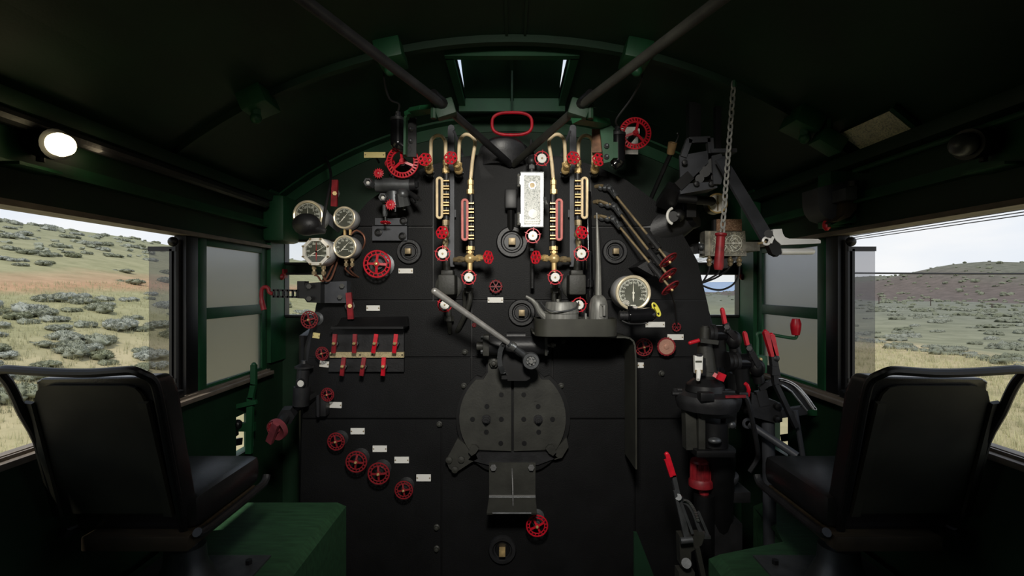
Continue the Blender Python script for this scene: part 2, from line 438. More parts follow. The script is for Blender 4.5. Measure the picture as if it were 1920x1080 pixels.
# arched angle iron at the front wall and the roof rib
def arch(mb, y0, y1, z_off, h, x0, x1, n=30):
    xs = [x0+(x1-x0)*i/n for i in range(n+1)]
    for i in range(n):
        a, b = xs[i], xs[i+1]
        mb.prism([Vector((a, y0, CZ+roofz(a)-z_off)), Vector((b, y0, CZ+roofz(b)-z_off)), Vector((b, y0, CZ+roofz(b)-z_off-h)), Vector((a, y0, CZ+roofz(a)-z_off-h))], (0, y1-y0, 0))
m = MB(); arch(m, FW-.10, FW, .0, .014, -W+.01, W-.01); arch(m, FW-.012, FW, .0, .09, -W+.01, W-.01)
m.build('trim_13', 'green_trim_lit', kind='structure')
m = MB(); arch(m, 2.38, 2.42, .0, .035, -W+.03, W-.03)
m.build('trim_14', 'green_paint', kind='structure')
m = MB()
for x in (-.025, .06): m.box((x, .6, CZ+APEX-.004), (.012, 4.0, .012))
m.build('trim_15', 'green_paint', kind='structure')
# rib brackets hung under the roof rib
for px, py, lab in ((488, 182, 'green rib bracket low on the left roof curve'), (735, 95, 'green rib bracket high on the roof left of the hatch'),
                    (1190, 95, 'green rib bracket high on the roof right of the hatch'), (1500, 222, 'green rib bracket low on the right roof curve')):
    x = (px-960)/F*2.38
    m = MB(); zz = CZ+roofz(x); a = math.atan2(-x, RR+APEX-RR+1.6)
    q = Quaternion((0, 1, 0), -a*1.0)
    m.box((x, 2.36, zz-.045), (.12, .16, .09), q, .008); o = m.build('roof_bracket', 'green_trim_lit'); tag(o, lab, 'bracket')
    m = MB(); m.cyl((x, 2.34, zz-.07), (x, 2.34, zz-.125), .022, n=8); m.ball((x, 2.34, zz-.125), .026, u=10, v=6); m.build('eye_bolt', 'green_trim_lit', o)
# ---- side windows : posts, sliding sash, wind deflector
def side_window(sgn, idx):
    X = sgn*W; side_n = 'left' if sgn < 0 else 'right'
    t = bpy.data.objects.new('window_%d' % idx, None); COL.objects.link(t); t.location = (X, 2.9, CZ-.55); ORG[t.name] = Vector(t.location); t['kind'] = 'structure'
    def b(m, y0, y1, z0, z1, x0=0., th=.03): m.box((X+sgn*(x0+th/2), (y0+y1)/2, CZ+(z0+z1)/2), (th, y1-y0, z1-z0), bev=.003)
    z0, z1 = -.537, .258
    m = MB(); b(m, 2.625, 2.685, z0, z1); b(m, 3.28, 3.34, z0, z1); b(m, 2.685, 3.28, .222, z1); b(m, 2.685, 3.28, -.165, -.105); b(m, 2.685, 3.28, z0, -.51)
    m.build('sash_frame', 'green_trim_lit', t)
    for a, c in ((-.105, .222), (-.51, -.165)):
        m = MB(); m.box((X+sgn*.015, 2.9825, CZ+(a+c)/2), (.006, .595, c-a)); m.build('glass_pane', 'frosted_glass', t)
    m = MB(); b(m, 2.515, 2.61, z0, z1, .0, .06); m.build('guide_post', 'black', t)
    # folding wind deflector outside
    m = MB(); m.cyl((X+sgn*.035, 2.50, CZ-.50), (X+sgn*.035, 2.50, CZ+.235), .016, n=10)
    for z in (.225, -.495): m.ball((X+sgn*.045, 2.485, CZ+z), .024, u=10, v=7)
    for z in (.19, -.45): m.bar((X+sgn*.03, 2.49, CZ+z), (X+sgn*.165, 2.49, CZ+z), .022, .02)
    m.box((X+sgn*.055, 2.49, CZ-.13), (.012, .02, .64))
    o = m.build('wind_deflector', 'black'); tag(o, 'clear wind deflector on a black frame outside the %s cab window' % side_n, 'wind deflector')
    m = MB(); m.box((X+sgn*.112, 2.49, CZ-.13), (.105, .004, .62)); m.build('glass_pane', 'tinted_glass', o)
    m = MB(); m.box((X+sgn*.02, 2.40, CZ-.515), (.075, .16, .05), bev=.01)
    tag(m.build('window_latch', 'black'), 'black latch block on the sill of the %s window' % side_n, 'latch')
side_window(-1, 1); side_window(1, 2)
for sgn, i in ((-1, 3), (1, 4)):
    t = bpy.data.objects.new('window_%d' % i, None); COL.objects.link(t); t.location = (sgn*1.3, FW, CZ); ORG[t.name] = Vector(t.location); t['kind'] = 'structure'
    for (a, c) in wz:
        m = MB(); m.box((sgn*(wx0+wx1)/2, FW+.03, CZ+(a+c)/2), (wx1-wx0, .005, c-a)); m.build('glass_pane', 'clear_glass', t)
        m = MB()
        for x in (wx0+.006, wx1-.006): m.box((sgn*x, FW+.01, CZ+(a+c)/2), (.014, .07, c-a))
        for z in (a+.006, c-.006): m.box((sgn*(wx0+wx1)/2, FW+.01, CZ+z), (wx1-wx0, .07, .014))
        m.build('window_frame', 'black', t)
    m = MB(); x = sgn*1.575
    m.box((x, FW-.03, CZ+.10), (.02, .06, .06)); m.ball((x, FW-.07, CZ+.075), .022, u=8, v=6)
    tag(m.build('window_catch', 'dull_red'), 'small red catch on the frame of the %s front window' % ('left' if sgn < 0 else 'right'), 'catch')
# ---- roof hatch
t = thing('roof_hatch', 'raised green roof hatch letting daylight in at both sides', 'hatch', (0, HY0, CZ+APEX))
m = MB()
for s in (-1, 1): m.bar((s*(HX+.02), HY0, CZ+APEX-.02), (s*(HX+.02), HY1, CZ+APEX-.02), .04, .055, (0, 0, 1))
m.box((0, HY0-.01, CZ+APEX-.025), (2*HX+.08, .045, .045)); m.box((0, HY1, CZ+APEX-.04), (2*HX+.08, .03, .08))
m.build('hatch_frame', 'green_trim_lit', t)
m = MB(); q = Quaternion((1, 0, 0), -math.atan(.25/(HY1-HY0)))
m.box((0, (HY0+HY1)/2, CZ+APEX+.128), (2*HX, HY1-HY0+.04, .012), q); m.bar((0, HY0, CZ+APEX+.238), (0, HY1, CZ+APEX-.006), .02, .03, (0, 0, 1))
m.box((-.02, HY0+.08, CZ+APEX+.205), (.02, .06, .04)); m.box((.02, HY0+.08, CZ+APEX+.205), (.02, .06, .04))
m.build('hatch_lid', 'green_paint', t)
# ---- red oval pull hanging under the hatch
d = 2.95; t = thing('pull_ring', 'red oval pull ring hanging below the roof hatch', 'pull ring', P(960, 210, d))
def oval(px, py, rx, ry, d, k=.62, n=36):
    out = []
    for i in range(n):
        a = 2*PI*i/n; c, s = math.cos(a), math.sin(a)
        out.append(P(px+rx*abs(c)**k*(1 if c >= 0 else -1), py+ry*abs(s)**k*(1 if s >= 0 else -1), d))
    return out
MB().tube(oval(960, 232, 37.5, 21, d, .7), S(2.9, d), 10, True).build('ring', 'red', t)
MB().cyl(P(960, 211, d), (0, 2.95, CZ+APEX+.08), .006, n=8).build('pull_rod', 'green_paint', t)
# ---- brace rods from the roof to the boiler top
for s, nm in ((-1, 'left'), (1, 'right')):
    def Q(px, py, d): return P(960+s*abs(px-960), py, d)
    a = Q(957, 308, 2.83); b = Q(835, 200, 2.3); c = Q(570, 0, 1.5); e = c+(c-b)*.35
    m = MB(); m.tube([a, b, c, e], .019, 12)
    o = m.build('brace_rod', 'iron' if s < 0 else 'iron_olive'); tag(o, 'long diagonal brace rod from boiler top up to the %s roof' % nm, 'brace rod')
    m = MB(); u = (b-a).normalized(); m.cyl(b-u*.03, b+u*.10, .028, n=12); m.build('sleeve', 'black', o)
    # green support bracket
    t = thing('brace_bracket', 'green bent bracket clamping the %s brace rod and holding the %s water glass lamp' % (nm, nm), 'bracket', Q(770, 262, 2.75))
    m = MB(); m.box(b+Vector((0, .0, -.012)), (.09, .06, .075), Quaternion((0, 1, 0), s*.3), .01); m.cyl(b+Vector((.05*s, -.02, -.06)), b+Vector((.05*s, -.02, .05)), .014, n=8); m.build('clamp', 'green_paint', t)
    m = MB()
    pts = [Q(832, 203, 2.31), Q(795, 206, 2.42), Q(774, 210, 2.52), Q(765, 215, 2.54), Q(761, 225, 2.55), Q(760, 292, 2.55)] if s < 0 else [P(1080, 222, 2.31), P(1110, 227, 2.42), P(1136, 232, 2.54), P(1143, 240, 2.55), P(1143, 303, 2.55)]
    for i in range(len(pts)-1):
        if s < 0: m.bar(pts[i], pts[i+1], .022 if i < 3 else .011, .05, (0, 1, 0))
        elif i < 2: m.bar(pts[i], pts[i+1], .03, .05, (0, 1, 0))
    if s > 0: m.prism([P(x, y, 2.545) for x, y in ((1124, 230), (1140, 231), (1150, 238), (1150, 296), (1144, 303), (1132, 306))], (0, .012, 0))
    m.build('arm', 'green_trim_lit', t)
    m = MB(); c2 = Q(771, 258, 2.64) if s < 0 else P(1150, 285, 2.60); m.box(c2, (.055, .01, .20) if s < 0 else (.03, .08, .08)); m.build('back_plate', 'black' if s < 0 else 'green_trim_lit', t)
    for yy in (243, 265) if s < 0 else (274, 294):
        cc = P(771, yy, 2.635) if s < 0 else P(1137, yy, 2.54); MB().lathe([(.013, 0), (.013, .008), (.007, .014), (.005, .02)], cc, YN, 10).build('bolt', 'grey_steel', t)
    if s > 0: MB().box(P(1119, 264, 2.62), (.05, .008, .12)).build('shim_plate', 'rust_plate', t, label='brownish shim plate')

# ================================================================== outdoors
def hN(x, y): return math.sin(x*.13+1.3)*math.cos(y*.11)*.5+math.sin(x*.047+y*.063)*.6+math.sin(x*.31+y*.23+2)*.14
def ground(x, y):
    """height relative to the eye"""
    if x < 0:
        a = -x
        if a < 14: return -4.1
        k = min(1, (a-14)/10)
        if a < 92: h = -4.1+(a-14)*.213
        else: h = -4.1+78*.213-(a-92)*.05
        r = min(1, max(0, (a-78)/14)); h -= r*r*.7
        return h+hN(x, y)*.55*k
    a = x
    h = -4.1+min(1, max(0, (a-20)/20))*hN(x, y)*.35
    if a > 128:
        k = min(1, (a-128)/75); k = k*k*(3-2*k)
        k *= 1-min(1, max(0, (y-310)/110))
        h += k*(10.2+6.2*math.exp(-((y-218)/26)**2)-4.2*min(1, max(0, (y-330)/250))+hN(x*.5, y*.4)*1.1)
    if a > 205: h -= (a-205)*.06
    return h
def terrain(name, xs, ys, m):
    mb = MB(); g = [[mb.bm.verts.new((x, y, CZ+ground(x, y))) for y in ys] for x in xs]
    for i in range(len(xs)-1):
        for j in range(len(ys)-1): mb.bm.faces.new((g[i][j], g[i+1][j], g[i+1][j+1], g[i][j+1]))
    o = mb.build(name, m, kind='structure'); return o
def terrain_mat(name, stops, tint, patches, sc):
    """bands of soil and grass across the slope (x), broken up by noise"""
    m = bpy.data.materials.new(name); m.use_nodes = True; MAT[name] = m; nt = m.node_tree; b = nt.nodes['Principled BSDF']; b.inputs['Roughness'].default_value = .95; b.inputs['Specular IOR Level'].default_value = .1
    ge = nt.nodes.new('ShaderNodeNewGeometry'); sx = nt.nodes.new('ShaderNodeSeparateXYZ'); nt.links.new(ge.outputs['Position'], sx.inputs[0])
    n = nt.nodes.new('ShaderNodeTexNoise'); n.inputs['Scale'].default_value = .09; n.inputs['Detail'].default_value = 6; nt.links.new(ge.outputs['Position'], n.inputs['Vector'])
    ab = nt.nodes.new('ShaderNodeMath'); ab.operation = 'ABSOLUTE'; nt.links.new(sx.outputs['X'], ab.inputs[0])
    sub = nt.nodes.new('ShaderNodeMath'); sub.operation = 'MULTIPLY_ADD'; sub.inputs[1].default_value = patches; nt.links.new(n.outputs['Fac'], sub.inputs[0]); nt.links.new(ab.outputs[0], sub.inputs[2])
    mr = nt.nodes.new('ShaderNodeMapRange'); mr.inputs['From Max'].default_value = 240; mr.inputs['From Min'].default_value = patches*.5; nt.links.new(sub.outputs[0], mr.inputs['Value'])
    r = nt.nodes.new('ShaderNodeValToRGB'); el = r.color_ramp.elements
    el[0].position = stops[0][0]/240; el[0].color = (*stops[0][1], 1); el[1].position = stops[-1][0]/240; el[1].color = (*stops[-1][1], 1)
    for p, c in stops[1:-1]: e = el.new(p/240); e.color = (*c, 1)
    nt.links.new(mr.outputs[0], r.inputs['Fac'])
    n2 = nt.nodes.new('ShaderNodeTexNoise'); n2.inputs['Scale'].default_value = sc; n2.inputs['Detail'].default_value = 8; n2.inputs['Roughness'].default_value = .7; nt.links.new(ge.outputs['Position'], n2.inputs['Vector'])
    r2 = nt.nodes.new('ShaderNodeValToRGB'); r2.color_ramp.elements[0].position = .35; r2.color_ramp.elements[1].position = .62
    nt.links.new(n2.outputs['Fac'], r2.inputs['Fac'])
    mx = nt.nodes.new('ShaderNodeMix'); mx.data_type = 'RGBA'; mx.blend_type = 'MULTIPLY'; mx.inputs['Factor'].default_value = 1
    r2.color_ramp.elements[0].color = (*tint, 1); r2.color_ramp.elements[1].color = (1.0, 1.0, 1.0, 1)
    nt.links.new(r.outputs['Color'], mx.inputs['A']); nt.links.new(r2.outputs['Color'], mx.inputs['B'])
    nt.links.new(mx.outputs['Result'], b.inputs['Base Color'])
terrain_mat('hill_soil', [(0, (.38, .33, .19)), (13, (.44, .38, .22)), (17, (.46, .39, .24)), (22, (.33, .31, .175)), (30, (.32, .305, .17)), (33.5, (.43, .26, .155)), (36, (.43, .29, .18)), (40, (.31, .295, .17)), (60, (.29, .28, .17)), (95, (.25, .255, .16)), (240, (.2, .2, .13))], (.72, .74, .70), 9, .45)
terrain_mat('desert_soil', [(0, (.38, .33, .19)), (22, (.40, .34, .2)), (27, (.42, .34, .21)), (31, (.235, .235, .155)), (60, (.19, .195, .145)), (124, (.175, .18, .145)), (131, (.135, .108, .098)), (165, (.14, .115, .102)), (190, (.15, .15, .118)), (240, (.13, .13, .10))], (.66, .68, .66), 6, .35)
xl = [-200+8*i for i in range(8)]+[-136+3*i for i in range(16)]+[-88+1.5*i for i in range(56)]+[-4]
terrain('ground_left', xl, [-30+5*i for i in range(14)]+[40+7*i for i in range(60)], 'hill_soil')
xr = [-4, 4]+[5+2.5*i for i in range(20)]+[55+6*i for i in range(30)]+[240, 260, 320]
terrain('ground_right', xr, [-30+5*i for i in range(14)]+[40+8*i for i in range(70)]+[640, 760, 900], 'desert_soil')
# far blue ridge on the right horizon
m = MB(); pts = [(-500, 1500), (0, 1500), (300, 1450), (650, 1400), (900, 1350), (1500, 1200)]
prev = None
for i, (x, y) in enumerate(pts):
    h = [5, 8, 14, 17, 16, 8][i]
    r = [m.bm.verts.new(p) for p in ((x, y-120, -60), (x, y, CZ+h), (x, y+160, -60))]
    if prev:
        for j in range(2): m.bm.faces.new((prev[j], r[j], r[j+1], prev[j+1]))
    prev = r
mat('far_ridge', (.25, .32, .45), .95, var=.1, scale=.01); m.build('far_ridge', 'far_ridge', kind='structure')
# sagebrush
def bush_mesh(name, seed, n=230, lm='sage'):
    rnd = random.Random(seed); mb = MB()
    lobes = [(rnd.uniform(-.85, .85), rnd.uniform(-.5, .5), rnd.uniform(.20, .42)) for _ in range(9)]
    for x, y, r in lobes:
        bmesh.ops.create_icosphere(mb.bm, subdivisions=2, radius=r, matrix=Matrix.Translation((x, y, r*.55)) @ Matrix.Diagonal((1.1, 1., .95, 1)))
    for v in mb.bm.verts: v.co += Vector((rnd.gauss(0, .075), rnd.gauss(0, .075), rnd.gauss(0, .075)))
    for i in range(n):
        x, y, r = rnd.choice(lobes); a = rnd.uniform(0, 2*PI); e = math.asin(rnd.uniform(-.1, 1))
        dr = Vector((math.cos(a)*math.cos(e), math.sin(a)*math.cos(e), math.sin(e)))
        c = Vector((x, y, r*.55))+dr*r*.95; tip = c+(dr+Vector((rnd.gauss(0, .3), rnd.gauss(0, .3), .35))).normalized()*rnd.uniform(.06, .20)
        sd = dr.cross(Vector((rnd.gauss(0, 1), rnd.gauss(0, 1), rnd.gauss(0, 1)))).normalized()*.022
        mb.bm.faces.new([mb.bm.verts.new(p) for p in (c-sd, c+sd, tip)])
    me = mb.mesh(name, 170); me.materials.append(MAT[lm]); return me
def bush_mat(name, c0, c1):
    m = bpy.data.materials.new(name); m.use_nodes = True; MAT[name] = m; nt = m.node_tree; b = nt.nodes['Principled BSDF']; b.inputs['Roughness'].default_value = .9; b.inputs['Specular IOR Level'].default_value = .1
    oi = nt.nodes.new('ShaderNodeObjectInfo'); tc = nt.nodes.new('ShaderNodeTexCoord'); n = nt.nodes.new('ShaderNodeTexNoise'); n.inputs['Scale'].default_value = 5; nt.links.new(tc.outputs['Object'], n.inputs['Vector'])
    ad = nt.nodes.new('ShaderNodeMath'); ad.operation = 'MULTIPLY_ADD'; ad.inputs[1].default_value = .55; nt.links.new(oi.outputs['Random'], ad.inputs[0])
    ml = nt.nodes.new('ShaderNodeMath'); ml.operation = 'MULTIPLY'; ml.inputs[1].default_value = .5; nt.links.new(n.outputs['Fac'], ml.inputs[0]); nt.links.new(ml.outputs[0], ad.inputs[2])
    r = nt.nodes.new('ShaderNodeValToRGB'); r.color_ramp.elements[0].color = (*c0, 1); r.color_ramp.elements[1].color = (*c1, 1); r.color_ramp.elements[0].position = .25; r.color_ramp.elements[1].position = .75
    nt.links.new(ad.outputs[0], r.inputs['Fac']); nt.links.new(r.outputs['Color'], b.inputs['Base Color'])
bush_mat('sage', (.19, .20, .125), (.33, .345, .30))
bush_mat('scrub', (.15, .16, .11), (.235, .245, .205))
BM = [bush_mesh('sagebrush', i, 1700) for i in range(4)]
SM = [bush_mesh('desert_scrub', 10+i, 700, 'scrub') for i in range(3)]
rnd = random.Random(21)
def put_bush(me, name, x, y, s, lab, grp):
    o = bpy.data.objects.new(name, me); COL.objects.link(o); o.location = (x, y, CZ+ground(x, y)-.06*s); o.rotation_euler = (0, 0, rnd.uniform(-.5, .5)+math.atan2(x, -y)*-1)
    o.scale = (s*rnd.uniform(.9, 1.25), s, s*rnd.uniform(.55, .8)); tag(o, lab, 'bush', grp); return o
spots = []
def try_spot(x, y, s):
    for a, b, c in spots:
        if (a-x)**2+(b-y)**2 < (.55*(s+c))**2: return False
    spots.append((x, y, s)); return True
cnt = 0
while cnt < 208:
    u = rnd.uniform(-1.03, -.40); a = 19+73*rnd.random()**1.05 if cnt > 95 else rnd.uniform(15.5, 29)
    if 31 < a < 38 and rnd.random() < .75: continue
    y = a/-u; s = rnd.uniform(.45, .85)*(1+a/110.) if a > 34 else rnd.uniform(.45, 1.0)
    if not try_spot(-a, y, s): continue
    put_bush(rnd.choice(BM), 'sagebrush', -a, y, s, 'grey-green sagebrush clump growing on the grassy hillside outside the left windows', 'sagebrush on the left hillside'); cnt += 1
cnt = 0
while cnt < 92:
    u = rnd.uniform(.64, 1.03); a = 26+62*rnd.random()**1.5
    y = a/u; s = rnd.uniform(.35, .75)*(1+a/120.)
    if not try_spot(a, y, s): continue
    put_bush(rnd.choice(SM), 'desert_scrub', a, y, s, 'low grey-green scrub bush on the flat plain outside the right window', 'scrub on the right plain'); cnt += 1
# the countless rest, one object each
def stuff_bushes(name, fn, count, m, lab):
    mb = MB(); k = 0
    while k < count:
        x, y, s = fn()
        z = CZ+ground(x, y); k += 1
        for _ in range(2):
            ox, oy = rnd.gauss(0, .35*s), rnd.gauss(0, .25*s)
            bmesh.ops.create_icosphere(mb.bm, subdivisions=1, radius=s*rnd.uniform(.35, .55), matrix=Matrix.Translation((x+ox, y+oy, z+.12*s)) @ Matrix.Diagonal((1.2, 1, .75, 1)))
    for v in mb.bm.verts: v.co += Vector((rnd.gauss(0, .07), rnd.gauss(0, .07), rnd.gauss(0, .06)))
    o = mb.build(name, m, kind='stuff'); tag(o, lab, 'bushes'); return o
def f1():
    u = rnd.uniform(-1.06, -.38); a = rnd.uniform(48, 94); return -a, a/-u, rnd.uniform(.25, .55)*(1+a/90)
stuff_bushes('far_sagebrush', f1, 120, 'sage', 'small distant sagebrush dots scattered over the left hillside')
def f3():
    u = rnd.uniform(-2.6, -1.09); a = rnd.uniform(16, 92); return -a, a/-u, rnd.uniform(.35, .7)*(1+a/110)
stuff_bushes('outlying_sagebrush', f3, 90, 'sage', 'sagebrush further back along the left hillside, behind the window edge')
def f2():
    u = rnd.uniform(.36, 1.06); a = 60+150*rnd.random(); return a, a/u, rnd.uniform(.3, .75)*(1+a/120)
stuff_bushes('far_scrub', f2, 420, 'scrub', 'small distant scrub dots over the right plain and hill')
# dry grass near the track
def grass(name, fn, count, lab):
    mb = MB()
    for i in range(count):
        x, y, s = fn(); z = CZ+ground(x, y)
        for _ in range(5):
            a = rnd.uniform(0, PI); h = s*rnd.uniform(.5, 1.1); dx, dy = math.cos(a)*.035*s, math.sin(a)*.035*s; ox, oy = rnd.gauss(0, .16*s), rnd.gauss(0, .16*s)
            mb.bm.faces.new([mb.bm.verts.new(p) for p in ((x+ox-dx, y+oy-dy, z-.03), (x+ox+dx, y+oy+dy, z-.03), (x+ox+rnd.gauss(0, .14*s), y+oy+rnd.gauss(0, .14*s), z+h))])
    o = mb.build(name, 'dry_grass', kind='stuff'); tag(o, lab, 'grass')
mat('dry_grass', (.44, .42, .25), .9, var=.35, scale=.6, spec=.1)
def g1():
    u = rnd.uniform(-1.1, -.42) if rnd.random() < .75 else rnd.uniform(-2.6, -1.1); a = rnd.uniform(12, 34); return -a, a/-u, rnd.uniform(.15, .34)
grass('left_grass', g1, 5400, 'dry grass tufts on the slope below the left window')
def g2():
    u = rnd.uniform(.6, 1.1) if rnd.random() < .8 else rnd.uniform(1.1, 2.6); a = rnd.uniform(8, 27); return a, a/u, rnd.uniform(.15, .36)
grass('right_grass', g2, 6500, 'dry yellow grass strip nearest the track on the right')
# telegraph poles and wires on the right
for px, top, a in ((1648, 556, 95), (1745, 557, 96), (1860, 562, 88)):
    u = (px-960)/F; y = a/u; zg = CZ+ground(a, y); h = 14/F*y-2.0
    m = MB(); m.cyl((a, y, zg-.2), (a, y, zg+h+2.0), .11, .08, n=8)
    for k in (0, .4): m.box((a, y, zg+h+1.85-k), (.8, .10, .10))
    for k in (-.35, .35): m.cyl((a+k, y, zg+h+1.85), (a+k, y, zg+h+2.02), .03, n=6)
    o = m.build('telegraph_pole', 'pole_wood'); tag(o, {1648: 'leftmost of the three far telegraph poles beyond the right window', 1745: 'middle of the three far telegraph poles beyond the right window', 1860: 'rightmost of the three far telegraph poles beyond the right window'}[px], 'telegraph pole')
for k, (sl, lab) in enumerate(((.163, 'topmost'), (.1575, 'second from top'), (.152, 'third from top'), (.146, 'lowest'))):
    x = 9.5; o = MB().tube([(x, -3+i*12, CZ+x*sl+(.06*((i-3)/3.)**2-.06)) for i in range(8)], .011, 5).build('telegraph_wire', 'wire')
    tag(o, '%s of the four thin telegraph wires crossing the right window sky' % lab, 'wire')
m = MB(); m.tube([(9.5, 15.6, CZ+.46), (13.5, 15.4, CZ+.43), (19, 15, CZ+.42), (24, 14.6, CZ+.42)], .03, 6); tag(m.build('guy_cable', 'wire'), 'single thick black cable crossing level in front of the right hill', 'cable')
# ================================================================== boiler backhead
OUT = [(560, 1300), (560, 1080), (566, 800), (575, 690), (592, 575), (612, 490), (645, 430), (690, 378), (745, 338), (800, 312), (860, 295), (920, 287), (960, 285)]
OUT = OUT+[(1920-x, y) for x, y in OUT[-2::-1]]
OUT = [((x if x < 1300 or y < 560 else x), y) for x, y in OUT]
def clip(poly, x0, y0, x1, y1):
    def cut(pl, f, inter):
        out = []
        for i, p in enumerate(pl):
            q = pl[(i+1) % len(pl)]
            if f(p):
                out.append(p)
                if not f(q): out.append(inter(p, q))
            elif f(q): out.append(inter(p, q))
        return out
    def ix(c): return lambda p, q: (c, p[1]+(q[1]-p[1])*(c-p[0])/(q[0]-p[0]))
    def iy(c): return lambda p, q: (p[0]+(q[0]-p[0])*(c-p[1])/(q[1]-p[1]), c)
    for f, it in ((lambda p: p[0] >= x0, ix(x0)), (lambda p: p[0] <= x1, ix(x1)), (lambda p: p[1] >= y0, iy(y0)), (lambda p: p[1] <= y1, iy(y1))):
        if poly: poly = cut(poly, f, it)
    return poly
boiler = thing('boiler_backhead', 'black riveted steam boiler backhead filling the front of the cab', 'boiler', (0, BH+.3, 0))
m = MB(); m.prism([P(x, y, BH+.016) for x, y in OUT], (0, FW-BH-.02, 0)); m.build('boiler_shell', 'black', boiler)
big = 3000
rows = [(-big, -big, 812, 425), (812, -big, 1108, 563), (1108, -big, big, 425), (-big, 425, 812, 563), (1108, 425, big, 563),
        (-big, 563, 884, 670), (884, 563, 1036, 670), (1036, 563, big, 670), (-big, 670, 884, 785), (884, 670, 1036, 785), (1036, 670, big, 785),
        (-big, 785, 828, big), (828, 785, 1190, big), (1190, 785, big, big)]
for r in rows:
    pl = clip(OUT, r[0]+1.6, r[1]+1.6, r[2]-1.6, r[3]-1.6)
    if len(pl) > 2: MB().prism([P(x, y, BH) for x, y in pl], (0, .0175, 0)).build('jacket_panel', 'jacket', boiler)
bolt_me = MB().lathe([(.017, 0), (.017, .006), (.011, .01), (.0105, .022), (.004, .024)], (0, 0, 0), YN, 10).mesh('bolt'); bolt_me.materials.append(MAT['iron_olive'])
for x, y in ((819, 988), (819, 1028), (824, 795), (870, 723), (872, 660), (1052, 723), (643, 1003), (1240, 700), (1055, 640)):
    shared('bolt', bolt_me, boiler, P(x, y, BH))
# washout plugs
for x, y, r, lab in ((768, 472, 23.5, 'black ringed washout plug beside the left toothed red wheel'), (960, 454, 29.5, 'largest washout plug, at top centre between the water glasses'),
                     (1152, 472, 23.5, 'black ringed washout plug above the big brass steam gauge'), (978, 586, 25.5, 'black ringed washout plug left of the tray spout'), (942, 1029, 26, 'lowest washout plug, under the fire door apron')):
    t = thing('washout_plug', lab, 'plug', P(x, y, BH)); c = P(x, y, BH); R = S(r)
    m = MB(); m.lathe([(R, 0), (R, .014), (R*.93, .024), (R*.72, .024), (R*.66, .016), (R*.64, .004), (.01, .004)], c, YN, 32); m.build('flange', 'iron', t)
    m = MB(); m.lathe([(R*.55, .004), (R*.5, .012), (.01, .012)], c, YN, 24); m.build('plug_body', 'black', t)
    m = MB(); s_ = R*.44; m.box(c+YN*.03, (s_, .05, s_), None, .002); m.build('square_head', 'dull_brass' if y < 1000 else 'brass', t)
# name tags riveted on the jacket
tg_p = MB().box((0, -.003, 0), (1, .006, 1)).mesh('tag_plate'); tg_s = MB().lathe([(.004, 0), (.004, .002), (.001, .003)], (0, 0, 0), YN, 8).mesh('tag_screw'); tg_s.materials.append(MAT['dull_brass'])
tg_l = MB().box((0, -.0005, 0), (1, .001, 1)).mesh('tag_line'); tg_l.materials.append(MAT['recorder_metal'])
plates = {}
for x, y, w, h, mt, rot, lab in (
    (761, 508, 27, 9, 'white_enamel', 0, 'white name tag under the left ringed plug'), (929, 562.5, 29, 10, 'white_enamel', 0, 'white name tag under the small red star wheel at centre'),
    (700, 577.5, 25, 10, 'white_enamel', 0, 'white name tag right of the upright red lever, above the row of cocks'), (1228, 608.5, 36, 10, 'white_enamel', 0, 'white name tag under the yellow clip lamp, below the big gauge'),
    (1266, 632, 30, 10.5, 'white_enamel', 0, 'white name tag just above the copper faced wheel'), (1201, 684.5, 11, 10, 'white_enamel', 0, 'short white tag peeping out right of the bent shelf edge'),
    (629, 759, 24, 11, 'white_enamel', .03, 'white name tag under the small red wheel left of the blank jacket panels'), (671, 808, 26, 11.5, 'white_enamel', 0, 'topmost of the four white tags stepping down over the red wheels'),
    (712.5, 841, 26.5, 11.5, 'white_enamel', 0, 'second from the top of the four white tags stepping down over the red wheels'), (753.5, 862, 27, 11.5, 'white_enamel', 0, 'third from the top of the four white tags stepping down over the red wheels'),
    (794.5, 895.5, 27, 12.5, 'white_enamel', 0, 'lowest of the four white tags stepping down over the red wheels'), (608.5, 682.5, 17, 11, 'old_white', .1, 'small tilted white tag at the lower left corner of the brass label strip'),
    (593.5, 629, 13, 10, 'yellow_tag', .15, 'small yellowed tilted tag below the leftmost red wheel'), (703, 291, 40, 10.5, 'yellow_tag', 0, 'yellow brass name tag beside the big fluted wheel at upper left')):
    d = BH; c = P(x, y, d)
    if mt == 'yellow_tag' and y < 400: d = 2.80; c = P(x, y, d)
    t = thing('name_tag', lab, 'name tag', c); q = Quaternion((0, 1, 0), rot)
    if mt not in plates: pm = tg_p.copy(); pm.materials.append(MAT[mt]); plates[mt] = pm
    shared('plate', plates[mt], t, c, q, (S(w, d), 1, S(h, d)))
    for k in (-1, 1): shared('screw', tg_s, t, c+q@Vector((k*S(w*.43, d), -.006, 0)), None)
    if d < BH: MB().cyl(c+Vector((0, -.001, 0)), c+Vector((0, .085, -.02)), .006, n=6).build('mount_stud', 'black', t)

# ---------------------------------------------------------------- loose handwheels on the backhead
wheel('A', 707, 495, 26.5, 2.74, 'big red toothed wheel with brass nut between the gauges and the left ringed plug', spin=.3, flange=24, stem_mat='grey_steel')
wheel('A', 580, 599.5, 17, 2.76, 'red toothed wheel at the left boiler edge below the black clamp block', flange=13, stem_mat='grey_steel', axis=(-.1, -1, 0), dull=True)
wheel('A', 604, 663, 13, 2.78, 'small dark red wheel at the left end of the brass label strip', axis=(-.1, -1, 0), dull=True)
wheel('A', 614, 740, 13, 2.78, 'small red wheel above the white tag, left of the blank jacket panels', axis=(-.1, -1, 0), dull=True)
wheel('A', 630, 828, 17, 2.78, 'topmost of the four red toothed wheels at lower left', axis=(-.08, -1, 0), flange=15, dull=True)
wheel('A', 668, 866, 20.5, 2.76, 'second from the top of the four red toothed wheels at lower left', spin=.4, flange=17, dull=True)
